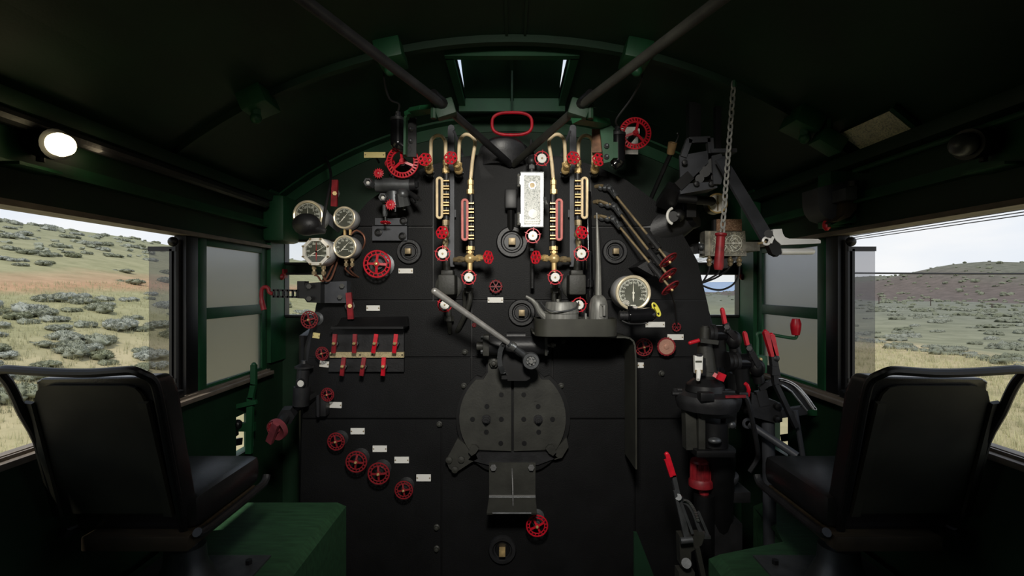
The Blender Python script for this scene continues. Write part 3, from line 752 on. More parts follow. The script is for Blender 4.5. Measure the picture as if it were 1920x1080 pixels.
wheel('A', 710, 888, 21, 2.76, 'third from the top of the four red toothed wheels at lower left', spin=.2, flange=17, dull=True)
wheel('A', 757, 919, 17.5, 2.77, 'lowest of the four red toothed wheels at lower left', spin=.1, flange=15, dull=True)
wheel('A', 1007, 986, 21, 2.74, 'red toothed wheel under the right corner of the fire door apron', spin=-.2, flange=16, stem_mat='grey_steel')
wheel('A', 1207, 651, 17, 2.80, 'red toothed wheel half hidden behind the bent shelf edge', flange=12, dull=True)
wheel('G', 929.5, 537, 12.5, 2.81, 'small red star wheel above the white tag at centre', dull=True)
wheel('G', 1268.5, 613, 8.5, 2.82, 'tiny red star wheel on the rod between two white tags at right', dull=True)
wheel('F', 1249.5, 650, 17, 2.79, 'red rimmed wheel with a plain copper face at right', dull=True)
wheel('G', 889, 609.5, 4, 2.84, 'tiny red knob on the seam left of the long firing lever', dull=True)
# ---------------------------------------------------------------- three tilted wheels on long rods
t3 = [((1116, 350), (1143, 353), (1253, 488), 'uppermost'), ((1113, 379), (1152, 387), (1257, 508), 'middle'), ((1115, 407), (1150, 411), (1257, 540), 'lowest')]
t3[1] = ((1113, 379), (1152, 387), (1252.5, 516), 'middle')
for (a, b, c, nm) in t3:
    d0, d1 = 2.83, 2.55
    pa, pb, pc = P(*a, 2.86), P(*b, 2.80), P(*c, d1)
    t = thing('rod_valve', '%s of the three tilted red wheels on long grey rods at right' % nm, 'valve', pa)
    m = MB(); m.cyl(pa, P(a[0]+8, a[1]-1, 2.83), .012, n=8); m.tube([pa, P(a[0]+12, a[1]-2, 2.82), pb], .009, 8); m.build('valve_stem', 'dull_brass', t)
    m = MB()
    for k in (.2, .5, .8): q = pa.lerp(pb, k+.2) if k < .8 else pb; m.ball(q, .02, u=8, v=6)
    m.cyl(pa.lerp(pb, .5), pb, .014, n=8); u = (pc-pb).normalized(); m.cyl(pb-u*.02, pb+u*.07, .016, n=8); m.torus(pb+u*.03, (1, 0, .3), .02, .007, 12, 6); m.build('universal_joint', 'grey_steel', t)
    m = MB(); m.cyl(pb, pc, .0065, n=8); m.build('rod', 'dull_brass', t)
    e = pb.lerp(pc, .80); m = MB(); m.cyl(e-u*.07, e+u*.03, .016, n=10); m.box(e+Vector((0, .04, 0)), (.03, .08, .03)); m.build('bearing', 'iron', t)
    wheel_part(t, 'A', pc, S(20, d1), Vector((.51, -.45, -.73)), dull=True)
# bearing bracket behind
m = MB(); m.prism([P(1195, 500, 2.64), P(1245, 470, 2.64), P(1262, 478, 2.64), P(1230, 520, 2.64)], (0, .22, 0)); tag(m.build('rod_bracket', 'iron'), 'dark bracket carrying the three long valve rods', 'bracket')
m = MB(); m.tube([P(1257, 545, 2.57), P(1265, 570, 2.7), P(1269, 612, 2.82)], .005, 6); tag(m.build('rod_wire', 'wire'), 'thin black rod from the lowest tilted wheel down to the tiny star wheel', 'rod')

# ---------------------------------------------------------------- water glasses, mirrored left and right
def water_glasses(s):
    nm = 'left' if s < 0 else 'right'
    def M(x): return x if s < 0 else 1920-x
    def Q(x, y, d=2.68): return P(M(x), y, d)
    for which in (0, 1):
        if which == 0:
            t = thing('water_glass', 'cream framed water gauge glass on the outer side of the %s pair' % nm, 'water gauge', Q(836, 380, 2.86))
            pipe = [(808, 318), (808, 270), (811, 260), (817, 255), (823, 254), (830, 257), (834.5, 265), (835.5, 275), (835.5, 306)]
            valve, knob, col, fy, oc, mt = (803, 318), (797, 299), 837, (341, 402), (824, 371), 'cream_pipe'
            nuts = [(836, 305, 6), (836, 313, 5), (836, 320, 6.5)]; colr = (326, 412)
        else:
            t = thing('water_glass', 'pink framed water gauge glass on the inner side of the %s pair' % nm, 'water gauge', Q(882, 420, 2.86))
            pipe = [(860, 318), (861, 272), (864, 260), (870, 253.5), (876, 252), (884, 255.5), (890.5, 264), (890, 275), (886, 300), (882.5, 336)]
            valve, knob, col, fy, oc, mt = (858, 319), (845, 296), 883.5, (383, 449), (871.5, 412), 'pink'
            nuts = [(882.5, 342, 6), (882.5, 351, 5), (882, 359.5, 7)]; colr = (365, 465)
        m = MB(); m.tube(smooth([Q(x, y) for x, y in pipe], 3), S(3.4, 2.68), 10); m.build('steam_pipe', 'cream_pipe', t)
        m = MB()
        for x, y, r in nuts: m.hexn(Q(x, y-4.2), Q(x, y+4.2), S(r, 2.68))
        m.cyl(Q(nuts[0][0], nuts[0][1]-8), Q(nuts[2][0], nuts[2][1]+9), S(3.6, 2.68), n=10); m.build('union_nut', 'brass', t)
        m = MB(); m.cyl(Q(col, colr[0]), Q(col, colr[1]), S(5.5, 2.68), n=14); m.box(Q(col, sum(fy)/2, 2.70), (S(11, 2.7), .06, S(fy[1]-fy[0]+8, 2.7))); m.build('glass_column', 'iron', t)
        for k in range(9):
            y = fy[0]+(fy[1]-fy[0])*k/8+(1.2 if k % 2 else -1.2)
            m = MB(); x0 = col-8.5; m.bar(Q(x0, y, 2.655), Q(col+5.5, y, 2.655), .0055, .03); m.build('clamp_bolt', 'brass', t)
        # oval frame
        hx, hy = 4.7, 37.5; pts = []
        cx, cy = oc
        for i in range(24):
            a = PI*i/12; pts.append(Q(cx+hx*math.cos(a), cy-math.copysign(hy-hx, math.sin(a)) - hx*math.sin(a), 2.63))
        o = MB().tube(pts, S(2.5, 2.63), 8, True).build('glass_frame', mt, t)
        m = MB(); m.box(Q(cx, cy, 2.64), (S(6, 2.64), .01, S(2*hy-4, 2.64))); m.build('gauge_glass', 'gloss_black', o)
        # angle valve with a flower knob
        vx, vy = valve; vb = Q(vx+2, vy, 2.68)
        m = MB(); m.ball(vb, S(8.5, 2.68), u=14, v=10); m.cyl(vb, Q(vx-1, vy-10, 2.62), S(5.5, 2.68), n=12); m.hexn(Q(vx-1, vy-6, 2.65), Q(vx-2, vy-12, 2.62), S(7, 2.68)); m.cyl(vb, Q(vx+4, vy-14, 2.68), S(5, 2.68), n=12)
        m.build('angle_valve', 'brass', t)
        m = MB(); m.cyl(vb, Q(vx+3, vy+9, 2.86), S(7, 2.68), n=12); m.hexn(Q(vx+2, vy+4, 2.72), Q(vx+3, vy+7, 2.78), S(9, 2.68)); m.build('boss', 'grey_steel', t)
        kc = Q(*knob, 2.57); m = MB(); m.cyl(kc, Q(vx-1, vy-10, 2.62), S(2, 2.6), n=8); m.build('valve_stem', 'brass', t)
        wheel_part(t, 'C', kc, S(12.8, 2.57), Vector((s*.12, -1, .12)), .2)
        # lower valves
        if which == 0:
            m = MB(); m.hexn(Q(836, 413), Q(836, 423), S(7, 2.68)); m.cyl(Q(836, 410), Q(835, 468), S(4.4, 2.68), n=10); m.ball(Q(836, 440), S(8, 2.68), u=12, v=8); m.hexn(Q(835, 451), Q(835, 458), S(5.5, 2.68)); m.build('drain_valve', 'dull_brass', t)
            wheel_part(t, 'C', Q(829, 436, 2.58), S(12.5, 2.58), Vector((s*.3, -1, .1)), .1); MB().cyl(Q(829, 436, 2.58), Q(836, 440), S(2, 2.6), n=8).build('valve_stem', 'brass', t)
            wheel_part(t, 'D', Q(830, 475.5, 2.56), S(15, 2.56)); MB().cyl(Q(830, 475.5, 2.56), Q(834, 476, 2.86), S(4, 2.6), n=10).build('valve_stem', 'iron', t)
            m = MB(); m.box(Q(840, 534, 2.74), (S(30), .14, S(36)), None, .012); m.lathe([(S(25), 0), (S(25), .02), (S(17), .03)], Q(842, 537, 2.86), YN, 24); m.box(Q(840, 512, 2.76), (S(22), .1, S(10)), None, .008); m.cyl(Q(836, 480, 2.78), Q(838, 512, 2.78), S(7), n=12); m.build('lower_casting', 'iron_olive', t)
            wheel_part(t, 'D', Q(834, 571.5, 2.60), S(14.5, 2.6), spin=.15); MB().cyl(Q(834, 571.5, 2.6), Q(836, 572, 2.80), S(4, 2.6), n=10).build('valve_stem', 'iron', t)
            m = MB(); m.cyl(Q(840, 560, 2.80), Q(842, 597, 2.80), S(5), n=12); m.hexn(Q(842, 593, 2.80), Q(842, 602, 2.80), S(9)); m.cyl(Q(842, 600, 2.80), Q(844, 624, 2.84), S(5), S(4), n=12); m.build('drain_pipe', 'iron_olive', t)
        else:
            m = MB(); m.hexn(Q(882, 462), Q(882, 469), S(8, 2.68)); m.cyl(Q(882, 460), Q(881, 510), S(4.6, 2.68), n=10); m.hexn(Q(881.5, 471), Q(881.5, 475), S(7, 2.68)); m.ball(Q(881, 485), S(9.5, 2.68), (1.1, 1, 1), 14, 10)
            m.cyl(Q(881, 486), Q(906, 483, 2.64), S(4.5, 2.68), n=10); m.hexn(Q(895, 484.5, 2.66), Q(901, 483.5, 2.65), S(7, 2.68)); m.build('cross_valve', 'brass', t)
            m = MB(); m.cyl(Q(881, 486), Q(852, 487, 2.74), S(4.8, 2.7), n=10); m.hexn(Q(866, 486, 2.71), Q(860, 486.5, 2.72), S(6.5, 2.7)); m.build('side_pipe', 'dull_brass', t)
            wheel_part(t, 'C', Q(915.5, 482.5, 2.60), S(13, 2.6), Vector((-.8*s, -.75, .05)), .1); MB().cyl(Q(915.5, 482.5, 2.6), Q(903, 484, 2.65), S(2, 2.6), n=8).build('valve_stem', 'brass', t)
            wheel_part(t, 'D', Q(879, 520, 2.57), S(14.7, 2.57)); MB().cyl(Q(879, 520, 2.57), Q(880, 519, 2.84), S(4, 2.6), n=10).build('valve_stem', 'iron', t)
            m = MB(); m.cyl(Q(879, 505, 2.76), Q(879, 550, 2.76), S(5), n=12); m.hexn(Q(879, 540, 2.76), Q(879, 549, 2.76), S(8.5)); m.tube(smooth([Q(881, 548, 2.76), Q(881, 562, 2.76), Q(874, 585, 2.78), Q(862, 612, 2.82), Q(857, 622, 2.86)]), S(4.6), 10); m.tube([Q(871, 545, 2.80), Q(871, 585, 2.82), Q(870, 598, 2.85)], S(3.4), 8); m.build('drain_pipe', 'iron_olive', t)
    # flat steel post beside the glasses
    m = MB(); m.bar(Q(846, 240, 2.80), Q(846, 500, 2.80), S(12), .018); m.cyl(Q(846, 240, 2.79), Q(846, 240, 2.81), S(6), n=14)
    m.bar(Q(851, 244, 2.79), Q(868, 292, 2.86), .012, .03); m.bar(Q(848, 400, 2.8), Q(848, 400, 2.86), .04, .04, (0, 0, 1))
    o = m.build('gauge_post', 'blue_steel'); tag(o, 'flat grey steel post standing behind the %s pair of water glasses' % nm, 'post')
water_glasses(-1); water_glasses(1)
# ---------------------------------------------------------------- water glass lamps (black bullets)
for s, nm in ((-1, 'left'), (1, 'right')):
    if s < 0: x, yt, yb, xb, r, d = 746, 230, 268, 755, 13.5, 2.62
    else: x, yt, yb, xb, r, d = 1158, 258, 300, 1156, 14, 2.62
    t = thing('water_glass_lamp', ('black bullet shaped lamp over the big red wheel at upper left' if s < 0 else 'black bullet shaped lamp between the right green bracket and the high red wheel'), 'lamp', P(x, yt, d))
    m = MB(); R = S(r, d)
    top, bot = P(x, yt-4, d), P(x, yb, d)
    m.cyl(top, bot, R, n=20); m.ball(bot, R, u=20, v=12); m.tube([bot+Vector((0, 0, -.0)), P(xb, yb+6, d-.0), P(xb+(-s)*6, yb+10, d)], [R*.9, R*.85, R*.75], 14); m.build('lamp_body', 'gloss_black', t)
    m = MB(); m.cyl(P(x, yt-8, d), P(x, yt-3, d), R*1.06, n=20); m.cyl(P(x, yt-16, d), P(x, yt-8, d), R*.42, n=12); m.hexn(P(x, yt-20, d), P(x, yt-14, d), R*.38); m.hexn(P(x, yt-13, d), P(x, yt-9, d), R*.52); m.build('cap', 'iron', t)
    lens = P(xb+(-s)*9, yb+11, d); m = MB(); m.ball(lens, R*.6, u=12, v=8); m.build('lens', 'lamp_lens' if 0 else 'clear_glass', t)
    xs = 720 if s < 0 else 1203
    zz = P(x, yt-20, d); xx = (xs-960)/F*2.5
    m = MB(); m.tube(smooth([zz, P(x+s*-2, yt-35, 2.6), P((x+xs)/2+s*3, 185, 2.56), Vector((xx, 2.5, CZ+roofz(xx)-.08)), Vector((xx, 2.5, CZ+roofz(xx)))]), .0055, 6)
    tag(m.build('lamp_cable', 'wire'), 'thin black cable from the roof down to the %s bullet lamp' % nm, 'cable')
# ---------------------------------------------------------------- big fluted wheels
wheel('B', 755, 303, 31, 2.66, 'big bright red fluted wheel behind the left bullet lamp', back=2.80, spin=.1, flange=0, stem_r=.02)
wheel('B', 1191, 250, 30.5, 2.72, 'big red fluted wheel high on the right beside the bullet lamp', back=3.2, spin=.5, stem_r=.016)
wheel('C', 731, 306, 9.5, 2.74, 'small red knob tucked behind the left edge of the big fluted wheel', back=2.80, stem_r=.008)
m = MB(); m.box(P(1180, 264, 3.0), (.10, .01, .16)); m.box(P(1180, 264, 3.2), (.03, .40, .03)); m.prism([P(1171, 257, 2.985), P(1183, 257, 2.985), P(1177, 268, 2.985)], (0, .004, 0)); tag(m.build('notice_plate', 'old_white'), 'grey white notice plate behind the high red fluted wheel', 'sign')
# ---------------------------------------------------------------- injector body below the left fluted wheel
t = thing('injector', 'grey steam injector body with nozzles under the left bullet lamp', 'injector', P(740, 350, 2.84))
d = 2.72
m = MB(); m.cyl(P(706, 347, d), P(769, 347, d), S(13.5, d), n=24); m.ball(P(706, 347, d), S(13.3, d), (.3, 1, 1)); m.build('body', 'grey_steel', t)
m = MB(); m.cyl(P(768, 347, d), P(779, 346, d), S(11, d), n=12); m.hexn(P(777, 346, d), P(784, 346, d), S(6, d)); m.cyl(P(760, 357, 2.73), P(783, 372, 2.66), S(5, d), n=10); m.cyl(P(781, 371, 2.67), P(788, 375, 2.64), S(3, d), n=8); m.cyl(P(770, 362, 2.7), P(778, 380, 2.68), S(3, d), n=8); m.build('nozzle', 'iron', t)
m = MB(); m.cyl(P(738, 358, 2.74), P(740, 386, 2.74), S(14, d), S(15, d), n=16); m.cyl(P(752, 362, 2.66), P(757, 386, 2.68), S(11, d), S(13, d), n=8); m.ball(P(755, 364, 2.66), S(11, d)); m.build('lower_body', 'grey_steel', t)
m = MB()
for x, y, r in ((690, 342, 9.5), (718, 370, 9.5)):
    c = P(x, y, 2.64); m.lathe([(S(r, 2.64), -.05), (S(r, 2.64), .0), (S(r*.8, 2.64), .012), (S(r*.6, 2.64), .012), (S(r*.55, 2.64), -.02), (.001, -.02)], c, YN, 6)
    m.cyl(c-YN*.04, P(x+10, y+2, 2.74), S(6, d), n=10)
m.bm.free()
for x, y in ((690, 342), (718, 370)):
    m = MB(); c = P(x, y, 2.64); r = 9.5; m.lathe([(S(r, 2.64), -.05), (S(r, 2.64), .0), (S(r*.8, 2.64), .012), (S(r*.6, 2.64), .012), (S(r*.55, 2.64), -.02), (.001, -.02)], c, YN, 6); m.cyl(c-YN*.04, P(x+10, y+2, 2.74), S(6, d), n=10); hu = m.build('hex_union', 'grey_steel', t)
    m = MB(); m.ball(P(x, y+1, 2.652), S(3.6), u=10, v=8); m.build('union_end', 'old_white', hu)
m = MB(); m.cyl(P(721, 378, 2.70), P(722, 406, 2.70), S(4.5, d), n=10); m.hexn(P(722, 396, 2.70), P(722, 402, 2.70), S(5, d)); m.cyl(P(741, 386, 2.7), P(741, 397, 2.7), S(2, d), n=8); m.cyl(P(758, 388, 2.7), P(758, 394, 2.7), S(3, d), n=8); m.cyl(P(735, 320, 2.76), P(736, 340, 2.74), S(6, d), n=12); m.cyl(P(740, 350, 2.72), P(740, 350, 2.86), S(10), n=12); m.build('drain_stub', 'grey_steel', t)
wheel_part(t, 'E', P(710, 325, 2.66), S(10, 2.66)); MB().cyl(P(710, 325, 2.66), P(715, 338, 2.72), .008, n=8).build('valve_stem', 'iron', t)
wheel_part(t, 'E', P(732.5, 384, 2.64), S(10.3, 2.64)); MB().cyl(P(732.5, 384, 2.64), P(735, 382, 2.74), .008, n=8).build('valve_stem', 'iron', t)
wheel_part(t, 'E', P(723, 417.5, 2.70), S(10, 2.7), Vector((0, -.25, -1))); MB().cyl(P(722, 404, 2.70), P(723, 417, 2.70), .006, n=8).build('valve_stem', 'iron', t)
# bolted pad under the injector
t = thing('bolted_pad', 'dark bolted pad plate under the injector on the upper left jacket', 'plate', P(730, 432, BH))
m = MB(); m.prism([P(698, 424, 2.81), P(763, 424, 2.81), P(763, 451, 2.81), P(698, 451, 2.81)], (0, .045, 0)); m.prism([P(703, 409, 2.80), P(762, 409, 2.80), P(762, 422, 2.80), P(703, 422, 2.80)], (0, .055, 0)); m.build('plate', 'blue_steel', t)
for x, y, d in ((710, 436, 2.81), (755, 443, 2.81), (757, 414, 2.80)):
    MB().lathe([(.021, 0), (.021, .01), (.012, .014), (.012, .005), (.002, .005)], P(x, y, d), YN, 12).build('bolt', 'black', t)
# ---------------------------------------------------------------- alarm box in the middle
d = 2.66; t = thing('alarm_box', 'bright metal faced box with hinges at the centre of the boiler', 'box', P(997, 374, BH))
m = MB(); m.prism([P(976, 322, d), P(1020, 322, d), P(1019, 426, d), P(976, 426, d)], (0, .11, 0)); m.prism([P(982, 340, d+.1), P(1014, 340, d+.1), P(1014, 410, d+.1), P(982, 410, d+.1)], (0, .10, 0)); m.build('case', 'grey_steel', t)
m = MB(); m.prism([P(978, 325, d-.008), P(1018, 325, d-.008), P(1017.5, 424, d-.008), P(978, 424, d-.008)], (0, .008, 0))
dr = m.build('door', 'bright_steel', t)
m = MB(); m.prism([P(982, 328, d-.011), P(1014, 328, d-.011), P(1014, 421, d-.011), P(982, 421, d-.011)], (0, .003, 0)); m.build('name_plate', 'nickel_print', dr)
c = P(998, 347.5, d-.011); MB().torus(c, YN, S(6, d), S(1.6, d), 20, 6).build('peephole_ring', 'bright_steel', dr); MB().lathe([(S(5.6, d), 0), (S(5, d), .004), (.001, .005)], c, YN, 16).build('peephole', 'dull_brass', dr)
c = P(999, 401, d-.011); MB().lathe([(S(9, d), 0), (S(8.6, d), .005), (.001, .006)], c, YN, 24).build('white_disc', 'white_enamel', dr)
m = MB()
for y in (413, 417.5): m.box(P(998.5, y, d-.0125), (S(27, d), .002, S(1.8, d)))
m.build('engraved_lines', 'white_enamel', dr)
for y0 in (328, 400):
    m = MB(); m.cyl(P(972.5, y0, d), P(972.5, y0+20, d), S(2.6, d), n=8); m.ball(P(972.5, y0, d), S(3.2, d), u=8, v=6); m.ball(P(972.5, y0+20, d), S(3.2, d), u=8, v=6); m.box(P(975, y0+10, d+.005), (S(4, d), .01, S(16, d))); m.build('hinge', 'bright_steel', t)
m = MB(); m.cyl(P(1019, 373, d), P(1024, 373, d), S(4, d), n=8); m.hexn(P(1022, 376, d), P(1025, 384, d), S(3, d)); m.build('latch_knob', 'grey_steel', t)
m = MB(); m.cyl(P(997, 324, d+.05), P(997, 303, d+.05), S(7, d), n=12); m.hexn(P(997, 318, d+.05), P(997, 311, d+.05), S(10, d)); m.ball(P(997, 302, d+.05), S(10, d)); m.cyl(P(997, 300, d+.05), P(996, 285, d+.06), S(8, d), S(5, d), n=10); m.cyl(P(996, 285, d+.06), P(996, 262, d+.06), S(3, d), S(2.5, d), n=8); m.build('inlet_valve', 'iron', t)
m = MB(); m.cyl(P(998, 424, d+.06), P(998, 540, d+.1), S(4, d), n=10); m.hexn(P(997, 456, d+.06), P(997, 464, d+.06), S(7, d)); m.hexn(P(997, 466, d+.06), P(997, 471, d+.06), S(6, d)); m.build('drain_pipe', 'iron', t)
wheel_part(t, 'D', P(1016, 297, 2.60), S(15, 2.6), Vector((.12, -1, 0)), .1); MB().cyl(P(1016, 297, 2.6), P(1000, 300, 2.71), .01, n=8).build('valve_stem', 'iron', t)
wheel_part(t, 'D', P(999, 442, 2.58), S(15, 2.58), spin=.1); MB().cyl(P(999, 442, 2.58), P(998, 442, 2.72), .01, n=8).build('valve_stem', 'iron', t)
m = MB(); m.box(P(958, 375, 2.80), (S(22), .10, S(36)), None, .01); m.cyl(P(958, 392, 2.8), P(958, 430, 2.84), .02, n=10); tag(m.build('junction_box', 'black'), 'black junction box left of the bright alarm box', 'box')
m = MB(); m.lathe([(S(52), 0), (S(52), .06), (S(46), .12), (S(30), .16), (.01, .17)], P(945, 310, 2.95)+Vector((0, 0, -.02)), (0, 0, 1), 28); tag(m.build('steam_turret', 'iron'), 'low dark steam turret dome on top of the boiler', 'turret')

# ---------------------------------------------------------------- gauges
def gauge(label, px, py, r, d, deep, numbers, a0, a1, needle, style, needle2=None, extra=None, ndr=.58, txt=.22):
    c = P(px, py, d); R = S(r, d)
    t = thing('pressure_gauge', label, 'gauge', c+Vector((0, deep, 0)))
    m = MB(); m.lathe([(R*.97, .0), (R*1.0, -.01), (R*1.02, -deep*.85), (R*.9, -deep)], c, YN, 36); m.build('case', 'chrome', t)
    if style == 'octagon':
        m = MB(); q = [c+Vector((R*1.03*math.cos(PI/8+PI/4*i), -.012, R*1.03*math.sin(PI/8+PI/4*i))) for i in range(8)]
        A = [m.bm.verts.new(v) for v in q]; B = [m.bm.verts.new(v+Vector((0, .02, 0))) for v in q]; I = m.ring(c+YN*.014, Vector((1, 0, 0)), Vector((0, 0, 1)), R*.80, 8, PI/8); J = m.ring(c+YN*.002, Vector((1, 0, 0)), Vector((0, 0, 1)), R*.78, 8, PI/8)
        m.bridge(A, B); m.bridge(A, I); m.bridge(I, J); bz = m.build('bezel', 'old_white', t)
        for i in range(8):
            a = PI/8+PI/4*i; k = c+Vector((R*.95*math.cos(a), -.014, R*.95*math.sin(a))); MB().hexn(k, k+YN*.012, R*.065).build('bezel_screw', 'dull_brass', bz)
    else:
        m = MB(); m.torus(c+YN*.004, YN, R*.93, R*.095, 40, 8); m.build('bezel', 'bezel', t)
    m = MB(); m.lathe([(R*.9, 0), (R*.88, .003), (.001, .003)], c, YN, 36); dl = m.build('dial', 'dial_face', t)
    m = MB(); fy = -.0042
    def pol(a, rr): return c+Vector((rr*R*math.sin(a), fy, rr*R*math.cos(a)))
    n = len(numbers); nt_ = (n-1)*5
    for i in range(nt_+1):
        a = math.radians(a0+(a1-a0)*i/nt_); L = .07 if i % 5 else .11
        m.bar(pol(a, .79-L), pol(a, .79), R*(.018 if i % 5 else .03), .0004)
    for i in range(40):
        b0, b1 = [math.radians(a0+(a1-a0)*k/40) for k in (i, i+1)]
        m.bar(pol(b0, .80), pol(b1, .80), R*.015, .0004)
    for i, s_ in enumerate(numbers): add_text(m, s_, pol(math.radians(a0+(a1-a0)*i/(n-1)), ndr), R*txt)
    if extra:
        for dy, ww in extra: m.box(c+Vector((0, fy, dy*R)), (ww*R, .0004, R*.045))
    m.build('dial_marks', 'dial_mark', dl)
    def nd(a, col, L, tail, nm):
        a = math.radians(a); u = Vector((math.sin(a), 0, math.cos(a))); k = c+Vector((0, -.008, 0)); x = Vector((u.z, 0, -u.x))
        m = MB(); m.prism([k+u*L*R, k+x*R*.03, k-u*tail*R*.5+x*R*.05, k-u*tail*R, k-u*tail*R*.5-x*R*.05, k-x*R*.03], (0, .0012, 0)); m.cyl(k+YN*.002, k-YN*.005, R*.07, n=10); m.build(nm, col, t)
    if needle2 is not None: nd(needle2, 'needle_red', .72, .7, 'red_needle')
    nd(needle, 'needle_white', .70, .55, 'needle')
    MB().lathe([(R*.86, .012), (.001, .0125)], c, YN, 32, caps=False).build('glass_pane', 'clear_glass', t)
    return t, c, R
nums = lambda a, b, s: [str(i) for i in range(a, b+1, s)]
t, c, R = gauge('left upper chrome gauge half covered by a black lamp hood', 578, 404, 28, 2.72, .11, nums(0, 300, 30), -135, 135, 0, 'ring')
MB().bar(P(600, 395, 2.80), P(640, 430, 2.87), .05, .02).build('mount_arm', 'blue_steel', t)
t, c, R = gauge('small chrome gauge right of the hooded gauge, on the upper left', 646, 408, 20.5, 2.74, .10, nums(0, 160, 20), -135, 135, 40, 'ring')
for k in (-1, 1): MB().cyl(c+Vector((k*.015, .05, -R)), c+Vector((k*.015, .05, -R-.03)), .008, n=6).build('union_nut', 'brass', t)
MB().tube(smooth([c+Vector((.015, .05, -R-.03)), P(668, 432, 2.80), P(681, 440, 2.82), P(684, 455, 2.83), P(678, 470, 2.86)]), .005, 6).build('copper_tube', 'copper', t)
MB().bar(P(655, 410, 2.80), P(665, 425, 2.87), .05, .02).build('mount_arm', 'black', t)
t, c, R = gauge('octagonal white bezel gauge with a red and a white needle, lowest at left', 594, 472, 26.5, 2.68, .12, nums(20, 160, 20), -120, 120, 58, 'octagon', 0, [(-.28, .9)])
for i, k in enumerate((-.026, .024)):
    e = c+Vector((k, .03, -R*.98)); m = MB(); m.hexn(e, e-Vector((0, 0, .018)), .012); m.cyl(e, e-Vector((0, 0, .05)), .008, n=8); m.hexn(e-Vector((0, 0, .03)), e-Vector((0, 0, .045)), .013); m.build('union_nut', 'dull_brass', t)
    xe = (594+(-9, 8)[i], 510); MB().tube(smooth([e-Vector((0, 0, .05)), P(596+i*10, 518, 2.72), P(603+i*9, 527, 2.74), P(613+i*9, 520, 2.77), P(630+i*5, 484, 2.84), P(633+i*5, 480, 2.88)]), .005, 6).build('copper_tube', 'copper', t)
MB().bar(P(608, 465, 2.79), P(640, 470, 2.87), .05, .02).build('mount_arm', 'black', t)
t, c, R = gauge('round cream bezel gauge right of the octagonal gauge', 647, 463, 21.5, 2.72, .11, nums(0, 140, 20), -130, 130, 42, 'ring', None, [(-.22, .6)])
for i, k in enumerate((-.004, .028)):
    e = c+Vector((k, .03, -R*.98)); m = MB(); m.hexn(e, e-Vector((0, 0, .015)), .011); m.cyl(e, e-Vector((0, 0, .045)), .007, n=8); m.hexn(e-Vector((0, 0, .025)), e-Vector((0, 0, .04)), .0115); m.build('union_nut', 'dull_brass', t)
    MB().tube(smooth([e-Vector((0, 0, .045)), P(648+i*8, 505, 2.76), P(658+i*6, 514, 2.80), P(674, 521, 2.86)]), .0045, 6).build('copper_tube', 'copper', t)
MB().bar(P(655, 460, 2.80), P(660, 465, 2.87), .05, .02).build('mount_arm', 'black', t)
t, c, R = gauge('biggest gauge, brass rimmed steam gauge on the right of the boiler', 1187, 549, 32.5, 2.58, .16, nums(0, 300, 25), -125, 125, 0, 'ring', None, [(-.72, .3)], .59, .17)
MB().cyl(c+Vector((-.02, .15, 0)), c+Vector((-.04, .29, 0)), .04, n=12).build('mount_boss', 'black', t)
# lamp hoods over the gauges
t = thing('gauge_lamp', 'black lamp hood hanging in front of the upper left chrome gauge', 'lamp', P(575, 425, 2.66))
m = MB(); o_ = P(575, 421, 2.62); m.ball(o_, S(25, 2.62), (1.05, .8, .85), 20, 12); m.tube([o_+Vector((.02, 0, -.01)), P(598, 430, 2.63), P(611, 434, 2.64)], [.05, .028, .012], 12); m.build('hood', 'iron', t)
m = MB(); m.tube(smooth([P(606, 432, 2.64), P(607, 410, 2.66), P(613, 375, 2.68), P(620, 340, 2.74), P(619, 318, 2.9), P(610, 296, 3.3), (-1.25, 3.5, CZ+.85)]), .0075, 8); m.build('lamp_cable', 'wire', t)
t = thing('gauge_lamp', 'black cylinder lamp with a yellow clip below the biggest gauge', 'lamp', P(1200, 592, 2.6))
d = 2.47
m = MB(); a, b = P(1180, 592, d), P(1219, 590, d); m.cyl(a, b, S(13.5, d), n=20); m.ball(b, S(13.3, d), (.9, 1, 1)); m.cyl(P(1176, 592, d), a, S(11, d), n=18); m.box(P(1186, 578, d), (.04, .03, .02)); m.build('lamp_body', 'gloss_black', t)
m = MB(); m.cyl(P(1161, 592, d), P(1178, 592, d), S(8.5, d), n=16)
for x in (1162, 1168, 1174): m.cyl(P(x, 592, d), P(x+2.5, 592, d), S(9.5, d), n=16)
m.build('lamp_neck', 'iron', t)
m = MB(); m.tube(smooth([P(1165, 601, d), P(1180, 607, d-.01), P(1205, 607, d), P(1215, 603, d)]), .005, 6); m.cyl(P(1180, 600, d), P(1185, 598, 2.87), .012, n=8); m.build('wire_guard', 'black', t)
pts = []
for i in range(20):
    a = 2*PI*i/20; lx, ly = 13.5*math.copysign(abs(math.cos(a))**.8, math.cos(a)), 4.3*math.sin(a); th = math.radians(63)
    pts.append(P(1230.5+lx*math.cos(th)-ly*math.sin(th), 580.5+lx*math.sin(th)+ly*math.cos(th), d))
m = MB(); m.tube(pts, S(1.7, d), 8, True); m.bar(P(1229, 575, d), P(1234, 586, d), S(5, d), .01); m.tube([P(1226, 586, d), P(1219, 590, d)], .005, 6); m.build('clip', 'yellow', t)

